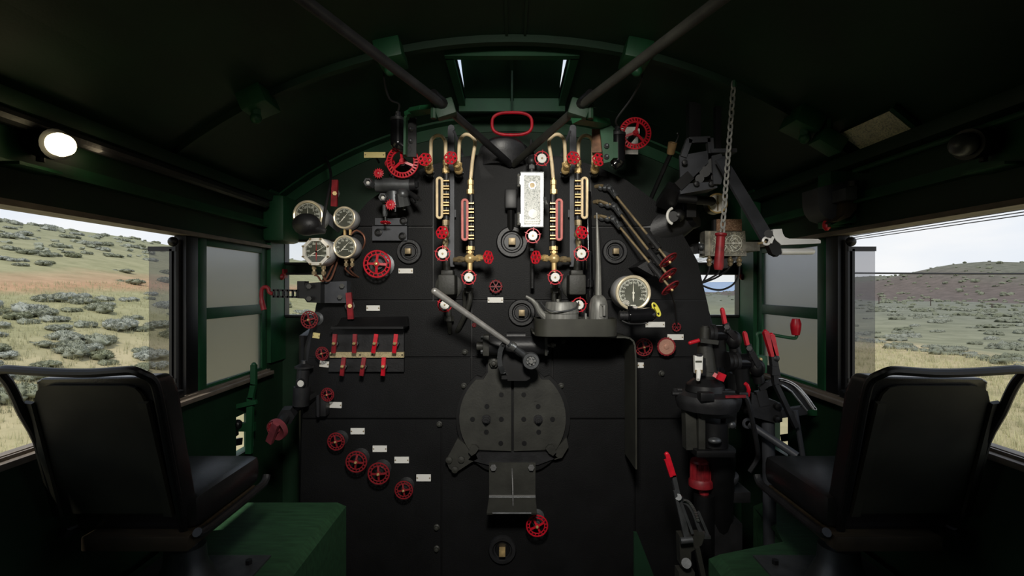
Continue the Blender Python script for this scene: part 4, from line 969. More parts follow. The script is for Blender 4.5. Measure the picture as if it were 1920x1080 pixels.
# ---------------------------------------------------------------- red T levers
def tee(px, y0, y1, w, d, lab, back, tilt=0., brass=True):
    t = thing('cock_valve', lab, 'lever', P(px, (y0+y1)/2, back))
    c = (y0+y1)/2; k = tilt
    m = MB(); m.bar(P(px+k, y0, d), P(px, c, d-.01), S(w, d), .016); m.bar(P(px, c, d-.01), P(px-k, y1, d), S(w, d), .016); m.cyl(P(px, c, d-.012), P(px, c, d+.01), S(w*.55, d), n=12); m.build('handle', 'dull_red', t)
    m = MB(); m.hexn(P(px, c, d-.03), P(px, c, d-.012), S(w*.38, d)); m.build('hub_nut', 'brass', t)
    m = MB(); m.cyl(P(px, c, d), P(px, c, back), S(w*.5, d), n=10); m.cyl(P(px, c, d+(back-d)*.5), P(px, c, back), S(w*.9, d), n=8); m.build('stem', 'iron', t); return t
tee(627.5, 338, 387, 11, 2.72, 'upright red lever with brass nut above the gauges at upper left', 3.0, 1)
tee(656, 549, 598, 10.5, 2.76, 'upright dark red lever above the cock manifold shelf', 2.86, -2)
# cock manifold : plate, ledge, brass strip and seven levers
t = thing('cock_manifold', 'black plate with a brass label strip and seven red cock levers', 'valve block', P(688, 650, BH))
m = MB(); m.prism([P(624, 617, 2.82), P(757, 617, 2.82), P(757, 697, 2.82), P(616, 697, 2.82)], (0, .035, 0)); m.build('plate', 'iron', t)
m = MB(); m.prism([P(640, 596, 2.80), P(762, 594, 2.80), P(764, 612, 2.74), P(628, 616, 2.74)], (0, .06, .0)); m.box(P(694, 613, 2.79), (S(130), .12, .012)); m.build('ledge', 'black', t)
m = MB(); m.prism([P(618, 660.5, 2.80), P(757, 660.5, 2.80), P(757, 670.5, 2.80), P(618, 670.5, 2.80)], (0, .02, 0)); st = m.build('label_strip', 'brass_print', t)
for x in (620, 675, 698, 754): MB().lathe([(.005, 0), (.004, .003), (.001, .003)], P(x, 665.5, 2.80), YN, 8).build('strip_screw', 'black', st)
for x, c, h, k in ((627, 644, 17.5, 1.5), (665, 644, 17.5, 1), (703, 644, 17.5, 3), (741, 644, 17.5, 2), (643, 687, 17, 2), (680.5, 687, 17, 2.5), (719, 687, 17, 1)):
    d = 2.76
    m = MB(); m.bar(P(x+k, c-h, d), P(x, c, d-.008), S(7.5, d), .014); m.bar(P(x, c, d-.008), P(x-k, c+h, d), S(7.5, d), .014); lv = m.build('cock_lever', 'dull_red' if x < 700 else 'red', t)
    MB().lathe([(S(3, d), 0), (S(3, d), .014), (.002, .02)], P(x-.5, c, d-.014), YN, 8).build('hub_nut', 'brass', lv)
    MB().hexn(P(x+1, c, d), P(x+3, c, 2.83), S(6, d)).build('cock_body', 'iron', lv)
# ================================================================== fire door
t = thing('fire_door', 'dark two leaf fire door with bolted lugs at the bottom centre of the boiler', 'fire door', P(962, 785, BH))
def poly(pts, d, depth): return [P(x, y, d) for x, y in pts], (0, depth, 0)
def circ(cx, cy, r, a0, a1, n): return [(cx+r*math.cos(math.radians(a0+(a1-a0)*i/n)), cy+r*math.sin(math.radians(a0+(a1-a0)*i/n))) for i in range(n+1)]
fr = [(912, 630), (1011, 630), (1011, 698), (1020, 708)]+circ(962, 786, 107, -50, 60, 12)+[(1000, 884), (922, 884)]+circ(962, 786, 107, 120, 230, 12)+[(903, 708), (912, 698)]
m = MB(); m.prism(*poly(fr, 2.815, .04)); m.build('door_frame', 'black', t)
lf = [(958.5, 846), (958.5, 640), (915, 640), (915, 698), (906, 712)]+circ(962, 785, 101, 226, 138, 12)+[(893, 843)]
for s in (-1, 1):
    pl = lf if s < 0 else [(1922-x, y) for x, y in lf]
    m = MB(); m.prism(*poly(pl, 2.79, .03)); lf_o = m.build('door_leaf', 'iron_olive', t)
    for x, y in ((913, 762), (886, 786), (940, 786), (912, 810), (939, 831), (940, 740)):
        x = x if s < 0 else 1922-x; MB().lathe([(S(4.5), 0), (S(4.5), .003), (.001, .003)], P(x, y, 2.79), YN, 12).build('vent_hole', 'black', lf_o)
    c = P(912 if s < 0 else 1009, 786, 2.79); m = MB(); m.cyl(c, c+YN*.012, S(8.5), n=16); m.hexn(c, c+YN*.03, S(6.5)); m.cyl(c, c+YN*.05, S(3), n=10); m.build('pivot_nut', 'iron', lf_o)
    m = MB()
    if s > 0:
        add_text(m, 'SHP', P(972, 750, 2.788), S(11)); add_text(m, '12', P(1001, 749, 2.788), S(11))
        m.build('raised_lettering', 'iron_olive', lf_o)
    lug = [(858, 822), (876, 836), (892, 852), (896, 860), (882, 868), (853, 887), (842, 878), (836, 863), (846, 845)] if s < 0 else [(1062, 820), (1066, 838), (1054, 858), (1040, 862), (1032, 852), (1046, 838)]
    m = MB(); m.prism(*poly(lug, 2.80, .05)); lo = m.build('hinge_lug', 'iron_olive', t)
    if s < 0:
        for x, y in ((842, 862), (865, 861), (853, 880)): MB().lathe([(S(6.5), 0), (S(6), .012), (.001, .016)], P(x, y, 2.80), YN, 12).build('bolt', 'iron_olive', lo)
    hk = [(884, 834), (892, 835), (898, 841), (892, 850), (884, 855), (878, 848)]
    m = MB(); m.prism(*poly(hk if s < 0 else [(1921-x, y) for x, y in hk], 2.765, .05)); m.build('door_hook', 'iron_olive', t)
m = MB(); m.prism(*poly([(890, 848), (1032, 848), (1046, 858), (1008, 872), (916, 872), (878, 862)], 2.80, .04)); m.build('door_sill', 'iron', t)
# apron
t = thing('fire_door_apron', 'bent steel apron plate hanging under the fire door', 'plate', P(960, 870, 2.84))
x0, x1 = 917, 1004
m = MB()
prof = [(868, 2.79), (928, 2.79), (932, 2.785), (964, 2.62)]
L = [[P(x, y, d) for y, d in prof] for x in (x0, x1)]
L[0][3] = P(912.5, 962, 2.64); L[1][3] = P(1007, 962, 2.64)
for i in range(3):
    a, b, c, e = L[0][i], L[1][i], L[1][i+1], L[0][i+1]
    m.prism([a, b, c, e], (0, .012, 0) if i < 2 else (0, .004, -.01))
m.build('apron_plate', 'iron_olive', t)
m = MB(); m.cyl(L[0][3]+Vector((.03, 0, 0)), L[1][3]-Vector((.03, 0, 0)), .005, n=8); m.cyl(L[0][2], L[1][2], .004, n=8); m.build('rolled_edge', 'grey_steel', t)
m = MB(); m.prism([P(959, 878, 2.79), P(961, 930, 2.785), P(961, 950, 2.70), P(960, 905, 2.74)], (.006, 0, 0)); m.build('rib', 'iron', t)
for x in (925, 996): MB().hexn(P(x, 877, 2.80), P(x, 877, 2.772), S(6)).build('bolt', 'iron', t)
MB().box(P(960, 869, 2.82), (S(84), .05, .02)).build('top_flange', 'iron', t)
# ---------------------------------------------------------------- air cylinder that works the door, with the firing lever
t = thing('door_cylinder', 'horizontal black air cylinder with bolted flanges over the fire door', 'cylinder', P(965, 648, 2.80))
d = 2.73
m = MB(); m.cyl(P(916, 648, d), P(1021, 648, d), S(17, d), n=24); m.cyl(P(950, 630, d+.03), P(985, 630, d+.03), S(8, d), n=12); m.box(P(965, 650, 2.80), (S(100), .14, S(22))); m.build('barrel', 'iron', t)
m = MB(); m.box(P(912, 646.5, d), (S(12, d), .10, S(38, d)), None, .006); m.cyl(P(894, 649, d), P(906, 649, d), S(8, d), n=14); m.build('flange', 'iron_olive', t)
m = MB(); m.box(P(1023, 646, d), (S(5, d), .10, S(38, d)), None, .004); m.build('flange', 'iron_olive', t)
for x, y in ((903.5, 633), (903.5, 659.5), (1025, 633), (1025, 659.5)): MB().hexn(P(x-2, y, d-.03), P(x+3, y, d-.03), S(4, d)).build('bolt', 'grey_steel', t)
m = MB(); m.cyl(P(1026, 647, d), P(1033, 647, d), S(3, d), n=10); m.cyl(P(1033, 647, d), P(1039, 647, d), S(5, d), n=6); m.cyl(P(1039, 647, d), P(1042, 647, d), S(2.5, d), n=8); m.build('end_nut', 'recorder_metal', t)
t = thing('firing_lever', 'long pale steel lever slanting from the hub disc up to the left', 'lever', P(995, 677, 2.70))
a, b, c2, e = P(815, 546, 2.40), P(953, 643, 2.54), P(961, 649, 2.55), P(990, 671, 2.60)
m = MB(); m.cyl(a, b, S(7.2, 2.40)*.95, S(5, 2.54), n=16); m.ball(a, S(6.6, 2.4), (1, 1, 1)); m.build('handle', 'lever_steel', t)
m = MB(); u = (c2-a).normalized(); m.cyl(c2-u*.012, c2+u*.012, S(8, 2.55), n=14); m.build('collar', 'bright_steel', t)
m = MB(); m.cyl(b, e, S(5.5, 2.55), S(6.5, 2.6), n=14); m.build('arm', 'grey_steel', t)
c = P(995.5, 676.5, 2.58); R = S(16, 2.58)
m = MB(); m.lathe([(R, -.02), (R, .01), (R*.92, .018), (R*.62, .018), (R*.58, .008), (.001, .008)], c, YN, 28); m.build('hub_disc', 'grey_steel', t)
m = MB(); m.hexn(c, c+YN*.03, R*.27)
for i in range(7):
    a_ = 2*PI*i/7; k = c+Vector((math.cos(a_)*R*.45, 0, math.sin(a_)*R*.45)); m.cyl(k, k+YN*.02, R*.11, n=8)
m.build('hub_nut', 'bright_steel', t)
m = MB(); m.cyl(c, P(985, 682, 2.80), S(9, 2.6), n=14); m.build('shaft', 'iron', t)
t = thing('lever_stand', 'black stand with a curved guide bar carrying the firing lever', 'stand', P(965, 690, 2.80))
m = MB(); m.prism(*poly([(943, 655), (990, 660), (994, 710), (987, 714), (950, 714), (940, 705)], 2.68, .13)); m.build('stand_block', 'black', t)
m = MB(); pts = [P(948, 641, 2.55), P(942, 648, 2.57), P(938, 658, 2.58), P(936.5, 672, 2.59), P(938, 686, 2.60), P(943, 698, 2.63), P(946, 704, 2.70)]
for i in range(6): m.bar(pts[i], pts[i+1], S(9, 2.58), .012, (0, 1, 0))
m.build('guide_bar', 'grey_steel', t)
MB().box(P(945, 643, 2.60), (.02, .10, .015)).build('guide_strut', 'black', t); MB().box(P(946, 706, 2.68), (.03, .05, .02)).build('guide_strut', 'black', t)
t = thing('bolt_boss', 'small round notched boss left of the lever stand', 'boss', P(926, 680, 2.79))
m = MB(); c = P(926, 680, 2.78); m.lathe([(S(8.5), 0), (S(8), .015), (S(4), .02), (S(3.5), .04), (.001, .042)], c, YN, 16)
for i in range(6): m.ball(c+Vector((math.cos(i*PI/3)*S(7), -.012, math.sin(i*PI/3)*S(7))), S(2.2), u=8, v=6)
m.build('boss', 'iron_olive', t)
# ---------------------------------------------------------------- bent shelf, tray, oil cans
path = [(1000, 622), (1006, 627), (1020, 630), (1172, 631), (1182, 633), (1189, 639), (1192, 648), (1194, 680), (1194.5, 880)]
m = MB()
for i in range(len(path)-1):
    (xa, ya), (xb, yb) = path[i], path[i+1]; d = 2.55; u = Vector((xb-xa, yb-ya)).normalized(); nx, ny = -u.y*3.0, u.x*3.0
    q = [P(xa, ya, d), P(xb, yb, d), P(xb+nx, yb+ny, d), P(xa+nx, ya+ny, d)]
    m.prism(q, (0, .295, 0) if i < 7 else (0, .24, 0))
o = m.build('bent_shelf', 'tray_olive'); tag(o, 'dark bent sheet shelf whose right side turns down beside the fire door', 'shelf')
SH = CZ-(630-540)/F*2.55
def rrect(x0, x1, y0, y1, r, z, n=6):
    out = []
    for cx, cy, a in ((x1-r, y1-r, 0), (x0+r, y1-r, 90), (x0+r, y0+r, 180), (x1-r, y0+r, 270)):
        out += [Vector((cx+r*math.cos(math.radians(a+90*i/n)), cy+r*math.sin(math.radians(a+90*i/n)), z)) for i in range(n+1)]
    return out
tx0, tx1 = P(1003, 0, 2.50).x, P(1160, 0, 2.50).x
m = MB(); z0, z1 = SH+.003, SH+.088
A = [m.bm.verts.new(v) for v in rrect(tx0, tx1, 2.48, 2.70, .07, z0)]; B = [m.bm.verts.new(v) for v in rrect(tx0, tx1, 2.48, 2.70, .07, z1)]
C = [m.bm.verts.new(v) for v in rrect(tx0+.006, tx1-.006, 2.486, 2.694, .064, z1)]; D = [m.bm.verts.new(v) for v in rrect(tx0+.006, tx1-.006, 2.486, 2.694, .064, z0+.008)]
m.cap(A[::-1]); m.bridge(A, B); m.bridge(B, C); m.bridge(C, D); m.cap(D)
tag(m.build('oil_tray', 'tray_olive'), 'olive grey open tray on the bent shelf holding two oil cans', 'tray')
d = 2.58
zb = SH+.012
def Zp(y): return CZ-(y-540)/F*d
cx = P(1053, 0, d).x; R = S(32, d)
t = thing('oil_can', 'squat grey oil can with a curved spout in the tray', 'oil can', (cx, d, zb))
m = MB(); o_ = Vector((cx, d, zb)); H = Zp(566)-zb
m.lathe([(R, 0), (R, H*.62), (R*1.03, H*.64), (R*1.03, H*.70), (R*.98, H*.72), (R*.93, H*.96), (R*.88, H), (.001, H*1.01)], o_, (0, 0, 1), 28)
for v in m.bm.verts: v.co.y = d+(v.co.y-d)*.9
m.build('can_body', 'can_grey', t)
m = MB(); m.tube(smooth([P(1024, 596, d), P(1013, 585, d), P(1006, 572, d), P(998, 563, d), P(986, 555.5, d)], 3), [S(7.5-i*.42, d) for i in range(13)], 10); m.build('spout', 'can_grey', t)
m = MB(); m.tube(smooth([P(1020, 576, d), P(1014, 566, d), P(1018, 572, d-.02), P(1030, 582, d-.085), P(1053, 584, d-.095), P(1078, 578, d-.06), P(1085, 566, d)]), .0035, 6); m.build('wire_handle', 'grey_steel', t)
m = MB(); m.cyl(P(1046, 567, d), P(1046, 561, d), S(3, d), n=10); m.build('filler_cap', 'can_grey', t)
cx = P(1122, 0, d).x; R = S(18, d)
t = thing('oil_can', 'long necked grey oil can standing upright in the tray', 'oil can', (cx, d, zb))
m = MB(); H = Zp(553)-zb; m.lathe([(R, 0), (R, H*.55), (R*.95, H*.75), (R*.78, H*.9), (R*.5, H*.98), (R*.33, H)], (cx, d, zb), (0, 0, 1), 24); m.build('can_body', 'can_grey', t)
m = MB(); m.tube([P(1122, 556, d), P(1122, 500, d), P(1120.5, 450, d), P(1119, 399, d)], [S(6.2, d), S(5, d), S(3.6, d), S(1.4, d)], 12); m.build('neck', 'can_grey', t)
m = MB(); m.tube([P(1126, 573, d-R*.9), P(1133, 573, d-R*1.15), P(1133, 592, d-R*1.15)], .008, 8); m.bar(P(1126, 573, d-R), P(1126, 594, d-R), .012, .01); m.build('thumb_handle', 'can_grey', t)
m = MB(); x = P(1097.5, 0, d).x; m.box((x, d, zb+.05), (.009, .03, .10)); tag(m.build('tray_wick', 'can_grey'), 'thin grey flat stick upright between the two oil cans', 'stick')
m = MB(); m.cyl(P(1103, 470, 2.78), P(1104, 560, 2.80), S(8), n=14); m.cyl(P(1104, 545, 2.79), P(1104, 580, 2.80), S(6), n=12); m.cyl(P(1103, 525, 2.77), P(1103, 538, 2.77), S(10), n=16); m.cyl(P(1103, 535, 2.79), P(1103, 535, 2.87), S(6), n=10); m.cyl(P(1101, 360, 2.8), P(1103, 470, 2.78), S(7), n=12); m.tube([P(1104, 578, 2.8), P(1104, 590, 2.82), P(1104, 595, 2.87)], S(5), 8)
o = m.build('vertical_pipe', 'gloss_black'); tag(o, 'glossy black vertical pipe behind the long necked oil can', 'pipe')

# ================================================================== right side fittings
t = thing('conical_housing', 'dark grey conical duct with a white clip behind the three valve rods', 'housing', P(1200, 440, 2.95))
m = MB(); a = P(1192, 446, 3.05); b = P(1292, 403, 2.86); m.cyl(a, b, S(60, 3.05), S(27, 2.86), n=32); m.build('cone', 'iron', t)
m = MB(); u = (b-a).normalized(); m.cyl(b, b+u*.03, S(28, 2.86), n=24); m.build('end_flange', 'black', t)
c = P(1262, 406, 2.72); m = MB(); m.cyl(P(1262, 406, 2.70), P(1266, 405, 2.86), S(10, 2.72), n=16); m.ball(P(1272, 404, 2.72), S(12, 2.72)); m.build('socket', 'black', t)
pts = [c+Vector((-S(13, 2.72)*math.cos(a_)+.0, -.02, S(15, 2.72)*math.sin(a_))) for a_ in [(-75+15*i)*PI/180 for i in range(11)]]
m = MB(); m.tube(pts, S(2.6, 2.72), 8); m.build('clip', 'white_enamel', t)
m = MB(); m.cyl(P(1165, 392, 2.95), P(1290, 382, 3.0), S(7), n=14); m.cyl(P(1165, 392, 2.95), P(1150, 400, 2.88), S(7), n=12); tag(m.build('cross_pipe', 'iron'), 'dark pipe running level above the conical duct', 'pipe')
m = MB(); m.box(P(1262, 440, 3.2), (.30, .06, .24)); m.prism(*poly([(1225, 480), (1300, 462), (1300, 474), (1240, 500)], 2.86, .3)); tag(m.build('duct_bracket', 'iron'), 'dark bracket plate between the conical duct and the right front window', 'bracket')
# tan handled flag rod
t = thing('handled_rod', 'black rod topped by a tan wooden handle high on the right', 'rod', P(1218, 372, 3.0))
m = MB(); m.cyl(P(1218, 378, 3.0), P(1258, 287, 2.85), .013, n=10); m.build('rod', 'black', t)
a, b = P(1257, 289, 2.85), P(1261.5, 267, 2.82); m = MB(); u = (b-a).normalized(); m.lathe([(S(6.5), 0), (S(7.5), .01), (S(8), .05), (S(8.2), (b-a).length), (S(5), (b-a).length), (S(4.5), (b-a).length-.02), (.001, (b-a).length-.02)], a, u, 18); m.build('wooden_handle', 'handle_wood', t)
m = MB(); m.tube(smooth([P(1266, 270, 2.82), P(1271, 258, 2.80), P(1272, 252, 2.78), P(1270, 250, 2.76)]), .004, 6); m.build('hook', 'grey_steel', t)
# throttle mechanism
t = thing('throttle_gear', 'dark blue grey throttle gear box hung under the right roof', 'throttle', P(1310, 300, 2.8))
d = 2.62
m = MB(); m.prism(*poly([(1274, 292), (1328, 282), (1328, 305), (1292, 340), (1276, 348)], d, .012)); m.prism(*poly([(1335, 292), (1352, 288), (1362, 305), (1352, 345), (1338, 345)], d-.05, .012)); m.prism(*poly([(1274, 345), (1345, 340), (1345, 352), (1276, 364)], d-.02, .14)); m.build('side_plate', 'blue_steel', t)
m = MB(); m.bar(P(1290, 264, d), P(1330, 262, d), .03, .03); m.bar(P(1330, 260, d), P(1332, 288, d), .03, .03, (1, 0, 0)); m.bar(P(1330, 285, d), P(1378, 284, d), .02, .05); m.bar(P(1292, 262, d), P(1280, 295, d), .03, .03, (1, 0, 0)); m.build('top_frame', 'blue_steel', t)
m = MB()
for x, y, r in ((1338, 310, 14), (1322, 322, 10), (1312, 335, 8), (1343, 332, 9)): m.cyl(P(x, y, d+.0), P(x, y, d+.12), S(r, d), n=16)
m.box(P(1305, 318, d+.12), (.14, .10, .14)); m.build('gear_block', 'black', t)
for x, y in ((1305, 345), (1333, 345), (1283, 305), (1340, 300)): MB().lathe([(.014, 0), (.013, .015), (.001, .018)], P(x, y, d-.03), YN, 10).build('bolt', 'iron', t)
m = MB(); m.bar(P(1245, 385, 2.75), P(1268, 352, d), .09, .05); m.bar(P(1268, 352, d), P(1292, 330, d), .05, .06); m.cyl(P(1270, 372, d), P(1305, 375, d), .02, n=12); m.box(P(1294, 392, 2.75), (.05, .04, .09)); m.build('lower_arm', 'black', t)
m = MB(); xh = (1300-960)/F*2.75; m.bar(P(1300, 268, 2.75), (xh, 2.75, CZ+roofz(xh)), .06, .05, (0, 1, 0)); xh = (1345-960)/F*2.68; m.bar(P(1345, 290, 2.68), (xh, 2.68, CZ+roofz(xh)), .03, .03); m.build('hanger', 'black', t)
t = thing('throttle_lever', 'long flat grey throttle arm ending in a bright white steel double grip', 'lever', P(1350, 300, 2.5))
d0, d1 = 2.50, 2.22
A4 = [P(1343, 300, d0), P(1358, 292, d0), P(1372, 312, d0), P(1450, 440, d1), P(1430, 452, d1)]
m = MB(); m.prism(A4, (0, .02, 0)); m.build('arm', 'blue_steel', t)
d = 2.17
g = [(1450, 430), (1466, 429), (1468, 438), (1472, 444.5), (1480, 447.5), (1534, 448), (1539, 451), (1539, 456), (1465, 459), (1455, 450), (1449, 438)]
m = MB(); m.prism(*poly(g, d, .028)); m.build('upper_grip', 'polished_white', t)
m = MB(); a, b = P(1464, 472, d+.015), P(1522, 471.5, d+.015); m.cyl(a, b, S(6, d), n=16); m.ball(b, S(5.9, d)); m.build('lower_grip', 'polished_white', t)
m = MB(); m.prism(*poly([(1447, 438), (1455, 441), (1463, 460), (1466, 474), (1458, 481), (1448, 476), (1441, 460)], d+.005, .035)); m.cyl(P(1441, 438, d-.01), P(1441, 438, d1+.03), S(7.5, d), n=14); m.build('clevis', 'black', t)
m = MB(); m.torus(P(1437, 452, d), YN, S(6.5, d), S(2.4, d), 20, 8); m.bar(P(1443, 456, d), P(1448, 444, d), S(5, d), .02); m.build('trigger_ring', 'polished_white', t)
m = MB(); m.cyl(P(1421, 457, d), P(1436, 453, d), .005, n=8); m.build('trigger_pin', 'dull_brass', t)
# pull chain
top, bot = P(1376, 152, 2.385), P(1354, 440, 2.385)
t = thing('pull_chain', 'grey steel chain hanging from the right roof with a dark red handle', 'chain', top)
N = 22
lm = MB(); lm.tube([Vector((.0115*math.cos(a_), 0, .0205*math.sin(a_))) for a_ in [2*PI*i/16 for i in range(16)]], .0042, 8, True); lme = lm.mesh('chain_link'); lme.materials.append(MAT['chain_steel'])
dv = (bot-top); tilt = Vector((0, 0, -1)).rotation_difference(dv.normalized())
for i in range(N):
    shared('link', lme, t, top.lerp(bot, (i+.5)/N), tilt @ Quaternion((0, 0, 1), PI/2*(i % 2)+.35))
a, b = P(1352, 436, 2.385), P(1347, 506, 2.385); u = (b-a).normalized(); L = (b-a).length; R = S(10, 2.385)
m = MB(); m.lathe([(R*.5, 0), (R*1.05, .004), (R*1.1, .012), (R*.8, .02), (R*.82, L*.5), (R*.9, L*.9), (R*.7, L), (.001, L)], a, u, 18); m.build('handle', 'dull_red', t)
m = MB(); m.cyl(top+Vector((0, 0, -.03)), (top.x, top.y, CZ+roofz(top.x)), .012, n=8); m.build('hook', 'green_trim_lit', t)
# cream faced clock like gauge behind the chain
c = P(1345, 381, 2.92); R = S(19, 2.92)
t = thing('pressure_gauge', 'brass rimmed gauge with a blank cream face behind the chain', 'gauge', c+Vector((0, .1, 0)))
MB().lathe([(R, 0), (R*1.0, -.06), (R*.8, -.08)], c, YN, 28).build('case', 'dull_brass', t)
MB().torus(c+YN*.003, YN, R*.94, R*.09, 32, 8).build('bezel', 'brass', t)
MB().lathe([(R*.9, .0), (R*.9, .003), (.001, .003)], c, YN, 28).build('dial', 'old_white', t)
m = MB(); m.bar(c+Vector((0, -.006, R*.7)), c+Vector((.0, -.006, -R*.75)), .008, .002); m.cyl(c+YN*.004, c+YN*.01, .008, n=8); m.build('needle', 'dull_brass', t)
m = MB(); m.cyl(P(1334, 377, 2.84), P(1300, 375, 2.75), S(8), n=14); m.ball(P(1334, 378, 2.84), S(8)); m.cyl(P(1345, 375, 3.0), P(1330, 368, 3.3), .02, n=8); m.build('mount_arm', 'black', t)
# speed recorder
t = thing('recorder_box', 'worn engraved metal recorder box with a white pointer by the right front window', 'instrument', P(1362, 456, 3.0))
d = 2.88
m = MB(); m.prism(*poly([(1333, 433), (1397, 433), (1400, 480), (1333, 480)], d, .10)); m.prism(*poly([(1322, 433), (1334, 433), (1334, 479.5), (1322, 479.5)], d+.02, .08)); m.box(P(1362, 470, 3.2), (.10, .66, .05)); m.build('case', 'recorder_metal', t)
m = MB(); m.prism(*poly([(1336, 436), (1395, 436), (1397, 476), (1336, 476)], d-.004, .004)); fc = m.build('face', 'engraved', t)
c = P(1376, 456, d-.006); m = MB(); m.torus(c, YN, S(15, d), .002, 28, 5); m.torus(c, YN, S(9, d), .0015, 24, 5)
for a_ in (35, 60, 120, 145, 215, 240, 300, 325): m.bar(P(1366, 456, d-.006)+Vector((math.cos(math.radians(a_)), 0, math.sin(math.radians(a_))))*S(6, d), P(1366, 456, d-.006)+Vector((math.cos(math.radians(a_)), 0, math.sin(math.radians(a_))))*S(18, d), .005, .002)
m.build('engraved_scale', 'dial_mark', fc)
m = MB(); m.bar(P(1357, 456, d-.01), P(1386, 456, d-.01), .006, .003); m.ball(P(1387, 456, d-.01), .009); m.cyl(P(1375, 456, d), P(1375, 456, d-.014), .008, n=10); m.build('pointer', 'needle_white', t)
m = MB(); m.prism(*poly([(1344, 411), (1391, 411), (1391, 434), (1344, 434)], d-.0, .03)); m.build('upper_plaque', 'plaque_print', t, label='rusty brown lettered plaque')
m = MB(); m.prism(*poly([(1338, 412), (1344, 411), (1344, 434), (1338, 434)], d+.01, .03)); m.build('plaque_block', 'iron', t)
m = MB(); m.cyl(P(1356, 482, d+.05), P(1356, 482, d+.09), S(22, d), n=20); m.build('back_box', 'iron', t)
for x in (1330, 1369, 1386):
    m = MB(); m.cyl(P(x, 479, d+.03), P(x, 499, d+.03), .009, n=10); m.ball(P(x, 488, d+.03), .016, u=10, v=8); m.hexn(P(x, 493, d+.03), P(x, 497, d+.03), .014); m.build('cable_gland', 'dull_brass', t)
m = MB(); m.ball(P(1315, 463, d+.05), .02); m.box(P(1318, 466, d+.07), (.05, .02, .06)); m.build('mounting_screw', 'grey_steel', t)
e = P(1313, 533, 2.95)
for pts, lab in (([(1330, 499), (1328, 510), (1318, 528), (1308, 533)], 'short black wire from the left gland of the recorder box'), ([(1350, 480), (1348, 509), (1335, 520), (1308, 533)], 'black wire bending behind the chain handle under the recorder box'),
                 ([(1369, 499), (1362, 508), (1340, 522), (1308, 533)], 'black wire from the middle gland slanting across the right front window'), ([(1386, 499), (1385, 515), (1375, 533), (1355, 543), (1335, 542), (1316, 535), (1305, 530)], 'black wire hanging in a wide loop across the right front window')):
    m = MB(); m.tube(smooth([P(x, y, 2.92) for x, y in pts]+[P(1300, 532, 3.0)]), .0055, 6); tag(m.build('instrument_wire', 'wire'), lab, 'wire')
# window crank with red grip
t = thing('crank_handle', 'green crank arm with a red grip in front of the right sash', 'crank', P(1420, 660, 2.75))
d = 2.7
m = MB(); m.tube(smooth([P(1420, 668, d), P(1420, 640, d), P(1419, 627, d), P(1426, 624, d), P(1450, 628, d), P(1486, 634, d), P(1493, 632, d), P(1494, 624, d)]), S(3, d), 10); m.box(P(1424, 682, d), (.06, .06, .09), None, .006); m.bar(P(1424, 690, d), (P(1424, 0, d).x, d, CZ-.66), .03, .03); m.bar((P(1424, 0, d).x, d, CZ-.65), (W, d, CZ-.65), .04, .03); m.build('arm', 'green_trim_lit', t)
m = MB(); m.lathe([(S(7, d), 0), (S(9, d), .03), (S(9.8, d), .06), (S(7, d), .085), (.001, .087)], P(1492, 628, d), (0, 0, 1), 18); m.build('grip', 'red', t)
m = MB(); m.cyl(P(1424, 674, d-.03), P(1428, 674, d-.03), .01, n=8); m.build('brass_pin', 'brass', t)
# reverser lever with toothed quadrant
t = thing('reverser', 'reversing lever with twin red grips over a toothed steel quadrant', 'lever', P(1440, 770, 2.55))
d = 2.42
for (x0, y0, x1, y1) in ((1435, 622, 1449, 669), (1446, 628, 1454, 667)):
    m = MB(); m.bar(P(x0, y0, d), P(x1, y1, d), S(9, d), .025); m.ball(P(x0, y0, d), S(4.5, d)); m.build('grip', 'red', t)
m = MB(); m.bar(P(1448, 668, d), P(1454, 720, d), S(9, d), .03); m.bar(P(1454, 672, d), P(1460, 705, d), S(4, d), .02); m.bar(P(1454, 720, d), P(1492, 800, d), S(8, d), .03); m.ball(P(1453, 672, d), S(8, d)); m.box(P(1449, 694, d), (S(12, d), .05, S(16, d))); m.build('lever_arm', 'iron', t)
outer = [(1424, 727), (1440, 715), (1455, 711), (1466, 711.5), (1477, 715), (1488, 721), (1497, 729), (1506, 739), (1514, 749), (1520, 758), (1526, 766)]
inner = [(1428, 736), (1442, 725), (1455, 721), (1465, 722), (1474, 727), (1484, 734), (1491, 743), (1499, 753), (1506, 762), (1510, 767), (1513, 770)]
m = MB()
for i in range(10): m.prism(*poly([outer[i], outer[i+1], inner[i+1], inner[i]], d+.05, .02))
m.build('quadrant', 'iron', t)
m = MB(); op = smooth([P(x, y, d+.045) for x, y in outer[2:]], 5)
for i, q in enumerate(op): m.box(q, (.012, .03, .008))
m.build('quadrant_teeth', 'polished_white', t)
m = MB(); ip = [P(x, y, d+.045) for x, y in inner[3:]]; m.tube(ip, .005, 6); m.build('quadrant_edge', 'bright_steel', t)
m = MB(); m.prism(*poly([(1409, 738), (1453, 752), (1467, 757), (1467, 791), (1453, 793), (1409, 781)], d+.05, .12)); m.bar(P(1425, 732, d+.06), P(1432, 760, d+.06), .05, .03); m.bar(P(1510, 768, d+.06), P(1462, 775, d+.06), .04, .03); m.build('base_bracket', 'iron', t)
for y in (761, 785): MB().lathe([(S(7, d), 0), (S(6, d), .02), (.001, .024)], P(1456, y, d+.05), YN, 12).build('bolt', 'black', t)
m = MB(); m.cyl(P(1405, 795, 2.5), P(1495, 855, 2.35), .018, n=12); m.torus(P(1402, 794, 2.5), YN, .02, .008, 14, 6); m.cyl(P(1491, 770, 2.45), P(1506, 860, 2.45), .012, n=10); m.cyl(P(1440, 790, 2.52), (1.28, 2.52, 0), .03, n=12); m.build('reach_rod', 'blue_steel', t)
